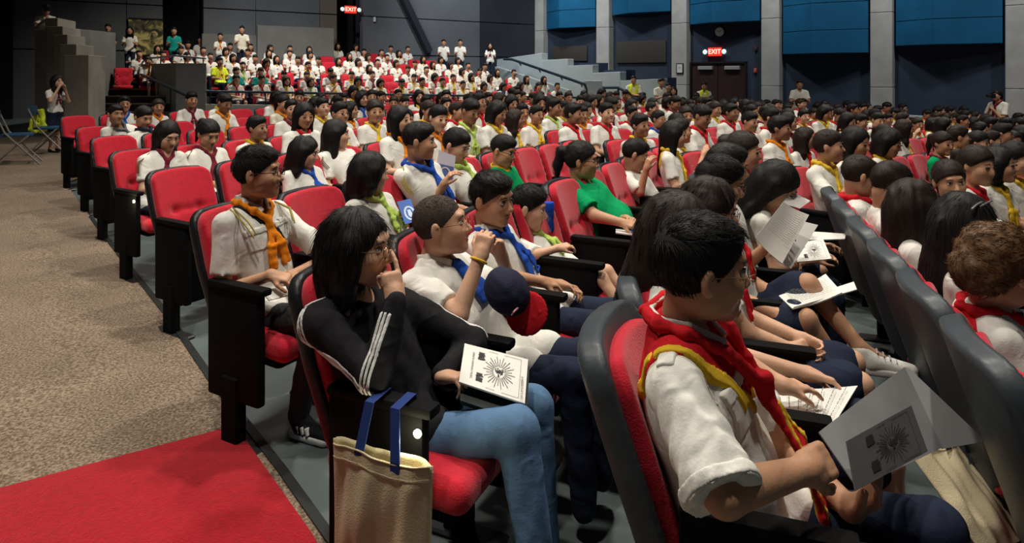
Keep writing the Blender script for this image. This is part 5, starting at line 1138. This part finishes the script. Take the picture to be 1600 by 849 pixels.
e, c, n = board('song_sheet', 'tall printed sheet held upright by the hand with a dark watch', 'paper', [(1224, 316, 3.05), (1264, 336, 3.05), (1222, 412, 2.90), (1180, 372, 2.92)], M('shaded_paper', (.6, .57, .52), .7), PG, .003, .01); lines_on(c, n, e, 16, GREYINK, .1, .9, .08, .7, .0022, .012, 7)
c2 = [W(1250, 345, 3.15)-e.location, W(1278, 352, 3.15)-e.location, W(1236, 420, 3.0)-e.location, W(1212, 408, 3.0)-e.location]; sheet('back_page', c2, PAPER, e, .003)
e, c, n = board('programme', 'small white sunburst programme lying on knees of the loose-haired person', 'booklet', [(1238, 382, 3.30), (1286, 374, 3.36), (1299, 405, 3.18), (1246, 410, 3.12)], PAPER, PG, .004); sunburst(c, n, e, INK, .003)
e, c, n = board('loose_sheet', 'loose white sheets lying beyond the small sunburst programme', 'paper', [(1262, 362, 3.55), (1322, 366, 3.5), (1320, 374, 3.42), (1254, 376, 3.42)], PAPER, PG, .004)
e, c, n = board('loose_sheet', 'white folded sheet poking up before the loose-haired person', 'paper', [(1236, 300, 3.5), (1266, 314, 3.5), (1250, 326, 3.45), (1222, 318, 3.45)], PAPER, PG, .004)
e, c, n = board('programme', 'blue and white booklet on the lap of the person in green T-shirt', 'booklet', [(962, 358, 4.1), (1018, 360, 4.1), (1021, 372, 3.9), (962, 364, 3.9)], PAPER, PG, .008); c2 = [quad_pt(c, u, v)+n*.006 for u, v in ((.35, .1), (.8, .1), (.8, .8), (.35, .8))]; sheet('blue_print', c2, BLUEINK, e, .002)
e, c, n = board('programme', 'grey-blue booklet held upright by the boy looking down', 'booklet', [(686, 235, 4.45), (712, 244, 4.45), (708, 286, 4.4), (677, 283, 4.4)], M('lilac_paper', (.42, .40, .45), .6), PG, .004)
c2 = [quad_pt(c, u, v)+n*.004 for u, v in ((.1, .42), (.95, .42), (.95, .97), (.1, .97))]; sheet('blue_print', c2, M('dull_blue_print', (.06, .09, .22), .6), e, .002)
strokes('ring_print', c2, n, [(.5+.3*math.cos(t), .5+.36*math.sin(t), .5+.3*math.cos(t+.5), .5+.36*math.sin(t+.5)) for t in np.arange(0, 6.28, .5)], .008, M('pale_print', (.5, .45, .5)), e, .003)
e, c, n = board('programme', 'bright blue booklet with a white ring emblem beside lime neckerchief tails', 'booklet', [(620, 316, 3.85), (641, 311, 3.9), (654, 345, 3.8), (633, 351, 3.75)], M('bright_blue_cover', (.01, .09, .38), .5), PG, .005)
PW = M('pale_blue_print', (.5, .62, .8), .6); strokes('ring_emblem', c, n, [(.58+.33*math.cos(t), .60+.28*math.sin(t), .58+.33*math.cos(t+.4), .60+.28*math.sin(t+.4)) for t in np.arange(0, 6.28, .4)], .012, PW, e, .004)
strokes('figure_emblem', c, n, [(.56, .45, .52, .72), (.60, .45, .68, .74), (.50, .72, .72, .76), (.58, .48, .58, .74)], .014, PW, e, .004)
e, c, n = board('loose_sheet', 'white folded paper in the hands of the orange-scarfed boy', 'paper', [(408, 455, 2.75), (446, 448, 2.85), (452, 462, 2.8), (420, 470, 2.72)], PAPER, PG, .004)
# ---------------------------------------------------------------- cap, bottle, bags
ce = empty('baseball_cap', W(792, 455, 2.30)); tag(ce, 'navy baseball cap with red visor held on the lap of the cropped-haired boy', 'cap')
Rc = axes(Vector((.62, -.35, -.62)), Vector((-.25, -.93, .25))); cs = S(); cs.ell((0, 0, 0), (.074, .086, .074), Rc, .01); cs.plane(A((0, 0, -.012))@Rc*1., (A((0, 0, -1))@Rc)); cs.fn(wob(40, .002, 8))
sdf_obj('crown', cs, .005, M('navy_cap_cloth', (.010, .012, .035), .8, .05, 30, .2, 200), ce)
vs = S(); vs.ell(A((0, .098, -.012))@Rc, (.076, .072, .010), Rc, .01); vs.ell(A((0, .0, -.012))@Rc, (.068, .080, .03), Rc, .004, 's'); sdf_obj('visor', vs, .0045, cloth('red', .7), ce)
em = MB(); p0 = A((.012, .070, .048))@Rc; em.tube([p0+A((-.018, 0, -.012))@Rc, p0+A((0, .004, .016))@Rc, p0+A((.014, .002, -.010))@Rc], .003, 6).tube([p0+A((-.014, .004, -.004))@Rc, p0+A((.018, .004, -.002))@Rc], .0022, 6); em.build('emblem', M('pink_thread', (.7, .35, .38), .7), ce, smooth=True)
be = empty('water_bottle', W(857, 361, 3.62)); tag(be, 'blue plastic water bottle with blue lid beside the small slumped child', 'bottle')
BL = M('blue_translucent_plastic', (.01, .04, .22), .15, spec=.6); MB().lathe([(.0, 0), (.030, .0), (.032, .01), (.031, .05), (.028, .06), (.031, .07), (.032, .10), (.026, .115), (0, .118)]).build('bottle_body', BL, be, smooth=True)
m = MB().lathe([(0, .112), (.030, .112), (.031, .118), (.031, .150), (.028, .155), (0, .156)]).build('lid', M('blue_lid', (.005, .06, .45), .4), be, smooth=True)
def bag(name, label, ctr, R, wd, ht, dp, mat, seed, strapm, strap, lean=0):
    e = empty(name, ctr); tag(e, label, 'bag'); nx, nz = 44, 36; rs = random.Random(seed); V = []; F = []
    def sid(s, u, v):
        x = (u-.5)*wd*(1-.03*math.sin(v*3.1)); z = -v*ht; edge_ = min(u, 1-u)*2; b = dp*(min(1, edge_*2.2)**.6)*(.35+.75*math.sin(math.pi*min(1, .15+v*.8)))
        f = .008*math.sin(u*13+seed+1.6*math.sin(v*2.4))*(1-.5*v)+.0025*math.sin(u*31+v*5)+.003*math.sin(v*12+u*9)
        if v < .09: f *= .5
        return R @ Vector((x, s*(b+f*min(1, edge_*4)), z+.006*math.sin(u*9+s)))
    for s in (-1, 1):
        o = len(V)
        for i in range(nx+1):
            for k in range(nz+1): V.append(sid(s, i/nx, k/nz))
        for i in range(nx):
            for k in range(nz):
                q = (o+i*(nz+1)+k, o+(i+1)*(nz+1)+k, o+(i+1)*(nz+1)+k+1, o+i*(nz+1)+k+1); F.append(q if s > 0 else q[::-1])
    n1 = (nx+1)*(nz+1)
    for i in range(nx): F.append((i*(nz+1)+nz, (i+1)*(nz+1)+nz, n1+(i+1)*(nz+1)+nz, n1+i*(nz+1)+nz))
    mesh = MB(); mesh.add(V, F); o = mesh.build('bag_body', mat, e, smooth=True); md = o.modifiers.new('thickness', 'SOLIDIFY'); md.thickness = .003
    hm = MB()
    for s in (-1, 1):
        pts_ = [sid(s, u, .0)+Vector((0, 0, -.001)) for u in np.linspace(.02, .98, 30)]; hm.tube(pts_, .0028, 6)
        pts_ = [sid(s, u, .075)+R @ Vector((0, s*.002, 0)) for u in np.linspace(.02, .98, 30)]; hm.tube(pts_, .0012, 4)
    hm.build('hem', mat, o, smooth=True)
    for pts_ in strap:
        sm = MB(); P_ = [Vector(p)-Vector(ctr) for p in pts_]; wv = R @ Vector((.014, 0, 0)); tv = R @ Vector((0, .0015, 0)); vs_ = []
        for p in P_: vs_ += [p-wv-tv, p+wv-tv, p+wv+tv, p-wv+tv]
        fs_ = [(4*i+a, 4*i+(a+1) % 4, 4*i+4+(a+1) % 4, 4*i+4+a) for i in range(len(P_)-1) for a in range(4)]+[(3, 2, 1, 0), tuple(4*(len(P_)-1)+a for a in range(4))]
        sm.add(vs_, fs_); sm.build('strap', strapm, e)
    return e
CANV = M('cream_canvas', (.56, .47, .31), .9, .05, 12, .25, 240, .1); BSTR = M('blue_webbing', (.012, .035, .17), .75, 0, 8, .2, 300)
F0 = faz(114.9); R0 = Matrix([[F0.x, -F0.y, 0], [F0.y, F0.x, 0], [0, 0, 1]]); bc0 = Vector((-.335, 1.722, .575))
def bp_(u, s, z): return bc0+R0 @ Vector((u, s, 0))+Vector((0, 0, z))
top_z = .115
bag('tote_bag', 'cream canvas tote bag with blue straps hanging from the armrest beside the girl', bc0, R0, .31, .42, .030, CANV, 2, BSTR,
    [[bp_(-.055, -.02, -.05), bp_(-.055, -.02, .0), bp_(-.05, .018, top_z), bp_(-.05, .095, top_z+.006), bp_(-.055, .11, .0)], [bp_(.055, -.02, -.05), bp_(.055, -.018, .0), bp_(.03, .018, top_z), bp_(.03, .095, top_z+.006), bp_(.05, .11, .0)]])
a_, b_, c_, d_ = W(1405, 705, 1.98), W(1500, 688, 2.14), W(1532, 770, 2.0), W(1462, 803, 1.84)
xv = (b_-a_).normalized(); zv = -((d_-a_)-xv*(d_-a_).dot(xv)).normalized(); yv = zv.cross(xv); R1 = Matrix([[xv.x, yv.x, zv.x], [xv.y, yv.y, zv.y], [xv.z, yv.z, zv.z]])
cb = (a_+b_)/2
bag('tote_bag', 'cream tote bag with a black strap leaning below the dark seat backs', cb, R1, .26, .27, .02, CANV, 5, M('black_webbing', (.012, .014, .02), .7), [[cb+R1 @ Vector((.02, -.03, -.03)), cb+R1 @ Vector((.04, -.06, .05)), cb+R1 @ Vector((.09, -.06, .06)), cb+R1 @ Vector((.12, -.05, .0)), cb+R1 @ Vector((.10, -.03, -.05))]])
# sports shoe details at the aisle and beyond
sh_e = HX['boy_o']; 
# ---------------------------------------------------------------- people standing round the hall
def stand(key, px, py, D, az, label, f=None, **kw):
    p = W(px, py, D); fz = floor_z(p.x, p.y) if f is None else f; sc = (p.z-fz-.245)/1.455
    kw.setdefault('h', .014); c = make_person('person', label, (p.x, p.y, fz), az, sc=sc, stand=True, lean=0, simple_eyes=True, group='people standing round the hall', **kw); HX[key] = c; return c
FACE = dict(ER=(.22, .12, 1.05), WR=(.06, .20, 1.27), EL=(-.20, .14, 1.05), WL=(-.05, .22, 1.27))
def sj(d, k): return {a: tuple(x*k for x in v) for a, v in d.items()}
stand('s1', 85, 118, 11.9, 100, 'standing person with long black hair and dark skirt, hands at the face, far left', hair='long', scarf='maroon', lower='skirt', skin=1, shoes='black', J=dict(ER=(.20, .12, .92), WR=(.05, .15, 1.17), EL=(-.18, .12, .90), WL=(-.04, .17, 1.15)), look=(-10, 0, 0))
stand('s2', 990, 119, 18.9, 190, 'guard in a yellow safety vest standing with folded arms by the pale wall', vest=True, J=dict(WR=(-.05, .24, 1.12), WL=(.05, .22, 1.14)), h=.018)
stand('s3', 1031, 123, 18.6, 150, 'tallest of three people standing left of the framed notice', h=.018, lowerc='grey')
stand('s4', 1043, 130, 18.9, 170, 'middle of three people standing left of the framed notice, yellow scarf', h=.018, scarf='yellow')
stand('s5', 1053, 136, 18.4, 200, 'long-haired person standing nearest the framed notice', h=.018, hair='long', scarf='maroon')
stand('s6', 1100, 129, 19.6, 190, 'guard in a pale yellow vest standing before the double door', vest=True, h=.018)
stand('s7', 1249, 126, 18.0, 195, 'person in plain white shirt standing between the two widest blue panels', h=.018)
c = stand('s8', 1560, 142, 15.2, 250, 'photographer in white shirt raising a camera at the far right wall', h=.016, scarf='maroon', J=FACE, hair='pony')
cmx = c['Mw'] @ Vector((0, .30, 1.52*1.0)); 
def camera_prop(label, p, az):
    e = empty('camera', p, rzf(az)); tag(e, label, 'camera'); MB().box((0, 0, 0), (.14, .07, .10)).box((0, -.02, .06), (.05, .05, .035)).build('camera_body', BLKP, e, bevel=.008); m = MB().lathe([(0, 0), (.036, 0), (.040, .03), (.040, .11), (.034, .12), (0, .12)], n=16).build('lens', BLKP, e, smooth=True); m.rotation_euler = (-math.pi/2, 0, 0); m.location = (0, .03, 0)
camera_prop('black camera held up by the photographer at right wall', c['Mw'] @ (c['j']['H']+Vector((0, .16, 0))), 250)
c = stand('s9', 72, 8, 15.4, 140, 'photographer in white shirt leaning on top of the stepped concrete wall', f=1.6, h=.016, J=dict(ER=(.22, .14, 1.0), WR=(.06, .16, 1.14), EL=(-.2, .14, 1.0), WL=(-.05, .18, 1.12)))
camera_prop('black camera of the photographer on the stepped wall', c['Mw'] @ (c['j']['H']+Vector((0, .16, 0))), 140)
for k_, (px, py, az, lb, kw) in enumerate([(693, 62, 170, 'left one of two people standing behind the rear tier, wide-brimmed hair', {}), (719, 62, 175, 'right one of two people standing behind the rear tier', {}), (766, 67, 180, 'lone long-haired person standing behind the tier beside the pale wall', dict(hair='long', scarf='maroon'))]):
    stand('t%d' % k_, px, py, 23.6, az, lb, f=1.25, h=.02, **kw)
for k_, (px, py, D, lb, kw) in enumerate([(169, 38, 18.4, 'dark-shirted person seated alone at the top left of the stairs', dict(shirt='black')), (272, 43, 19.2, 'teal-shirted person before the dark left doorway', dict(shirt='teal')), (344, 52, 19.8, 'person in white with orange scarf standing out above the tier corner', dict(scarf='orange')),
      (378, 41, 20.2, 'person with folded arms and yellowish shirt before the rear parapet', dict(shirt='cream')), (203, 42, 18.7, 'person with long dark hair under the gold picture panel', dict(hair='long'))]):
    stand('u%d' % k_, px, py, D, 155, lb, f=1.45, h=.018, **kw)
# ---------------------------------------------------------------- folding chairs with a vest, far left
def fold_chair(loc, az, label):
    e = empty('folding_chair', loc, rzf(az)); tag(e, label, 'chair', 'folding chairs'); TB_ = M('chair_tube_metal', (.35, .33, .30), .35, metal=.6); BP = M('blue_vinyl', (.02, .07, .14), .5)
    for q in (-1, 1):
        MB().tube([(q*.21, -.26, .80), (q*.21, -.14, .50), (q*.21, .30, .0)], .014, 8).build('leg', TB_, e, smooth=True); MB().tube([(q*.19, .16, .46), (q*.19, -.32, .0)], .014, 8).build('leg', TB_, e, smooth=True)
    MB().tube([(-.2, .2, .11), (.2, .2, .11)], .010, 6).tube([(-.19, -.25, .08), (.19, -.25, .08)], .010, 6).build('crossbar', TB_, e, smooth=True)
    MB().box((0, 0, 0), (.44, .03, .17)).build('backrest', BP, e, bevel=.012).location = (0, -.255, .75); MB().box((0, .0, .46), (.40, .40, .04)).build('seat', BP, e, bevel=.015)
    return e
p = W(28, 262, 10.5); fold_chair((p.x, p.y, floor_z(p.x, p.y)+.018), 60, 'blue folding chair standing alone on the carpet at far left')
p = W(78, 250, 11.6); fc = fold_chair((p.x, p.y, floor_z(p.x, p.y)+.018), 70, 'blue folding chair with a yellow vest over it, behind the first one')
vm = S(); p = W(60, 188, 11.75); vm.rbox((p.x-.07, p.y, p.z), (.055, .03, .20), rotm(0, 0, 12), .02, .02); vm.rbox((p.x+.07, p.y, p.z), (.055, .03, .20), rotm(0, 0, -8), .02, .02); vm.rbox((p.x, p.y, p.z-.13), (.10, .03, .09), None, .02, .02); vm.fn(wob(25, .012, 3))
o = sdf_obj('safety_vest', vm, .012, M('vest_yellow_cloth', (.75, .9, .04), .7)); tag(o, 'fluorescent yellow safety vest draped on the rear folding chair', 'vest')
s_ = S(); p = W(64, 257, 11.2); s_.rbox((p.x, p.y, p.z+.03), (.13, .10, .05), None, .04, .02); s_.fn(wob(30, .01, 2)); tag(sdf_obj('cloth_bundle', s_, .015, cloth('maroon')), 'dark red cloth bundle on the carpet under the folding chairs', 'cloth')
# sports shoe of the orange-scarfed boy: white sole and three bars
c = HX['boy_o']; so = [o for o in c['e'].children if o.name.startswith('shoe')][0]; a = c['j']['AR']; f = Vector(((a.x-c['j']['KR'].x)*.4, 1, 0)).normalized(); r_ = Vector((f.y, -f.x, 0)); SW = M('white_rubber', (.62, .62, .60), .5)
ss = S(); ss.cap(a+f*.0+Vector((0, 0, -.072)), a+f*.15+Vector((0, 0, -.072)), .043, .037, .03); ss.plane(a+Vector((0, 0, -.060)), (0, 0, 1)); ss.plane(a+Vector((0, 0, -.086)), (0, 0, -1)); sdf_obj('sole', ss, .005, SW, so)
for t in range(3): m = MB(); p = a+f*(.035+.024*t)+r_*.032+Vector((0, 0, -.040)); m.box(p, (.022, .012, .030), Matrix.Rotation(.35, 3, r_)); m.build('side_bar', SW, so, bevel=.002, seg=1)
# small aisle lights in the end panels of two rows
LED = M('aisle_light_lens', (1, .95, .6), .4, emit=6)
for row in ('G', 'D'):
    r_, az_ = seat_root(row, 0, .30); F_ = faz(az_); rt_ = Vector((F_.y, -F_.x, 0)); p = r_+rt_*.262+F_*.19+Vector((0, 0, .615))
    e = empty('aisle_light', p, rzf(az_)); tag(e, 'small round aisle light at the %s end panel' % ("black-jacketed girl's" if row == 'G' else "glasses-wearing reader's"), 'light')
    m = MB().lathe([(0, 0), (.011, 0), (.011, .006), (0, .008)], n=14).build('lens', LED, e, smooth=True); m.rotation_euler = (0, math.radians(90), 0)
    l = bpy.data.lights.new('aisle_glow', 'POINT'); l.energy = .5; l.color = (1, .95, .6); l.shadow_soft_size = .02; o = bpy.data.objects.new('aisle_glow', l); COL.objects.link(o); o.location = p+rt_*.05
# trainer of the outstretched leg: sole and laces
c = HX['M3']; so = [o for o in c['e'].children if o.name.startswith('shoe')][0]; a = c['j']['AL']; f = Vector(((a.x-c['j']['KL'].x)*.4, 1, 0)).normalized(); r_ = Vector((f.y, -f.x, 0))
ss = S(); ss.cap(a+f*(-.02)+Vector((0, 0, -.072)), a+f*.16+Vector((0, 0, -.072)), .042, .036, .03); ss.plane(a+Vector((0, 0, -.058)), (0, 0, 1)); ss.plane(a+Vector((0, 0, -.088)), (0, 0, -1)); sdf_obj('sole', ss, .006, SW, so)
m = MB()
for t in range(4): p = a+f*(.055+.022*t)+Vector((0, 0, .002-.010*t)); m.tube([p-r_*.022-Vector((0, 0, .004)), p+Vector((0, 0, .004)), p+r_*.022-Vector((0, 0, .004))], .0028, 6)
m.build('laces', M('grey_lace', (.35, .36, .38), .7), so, smooth=True)
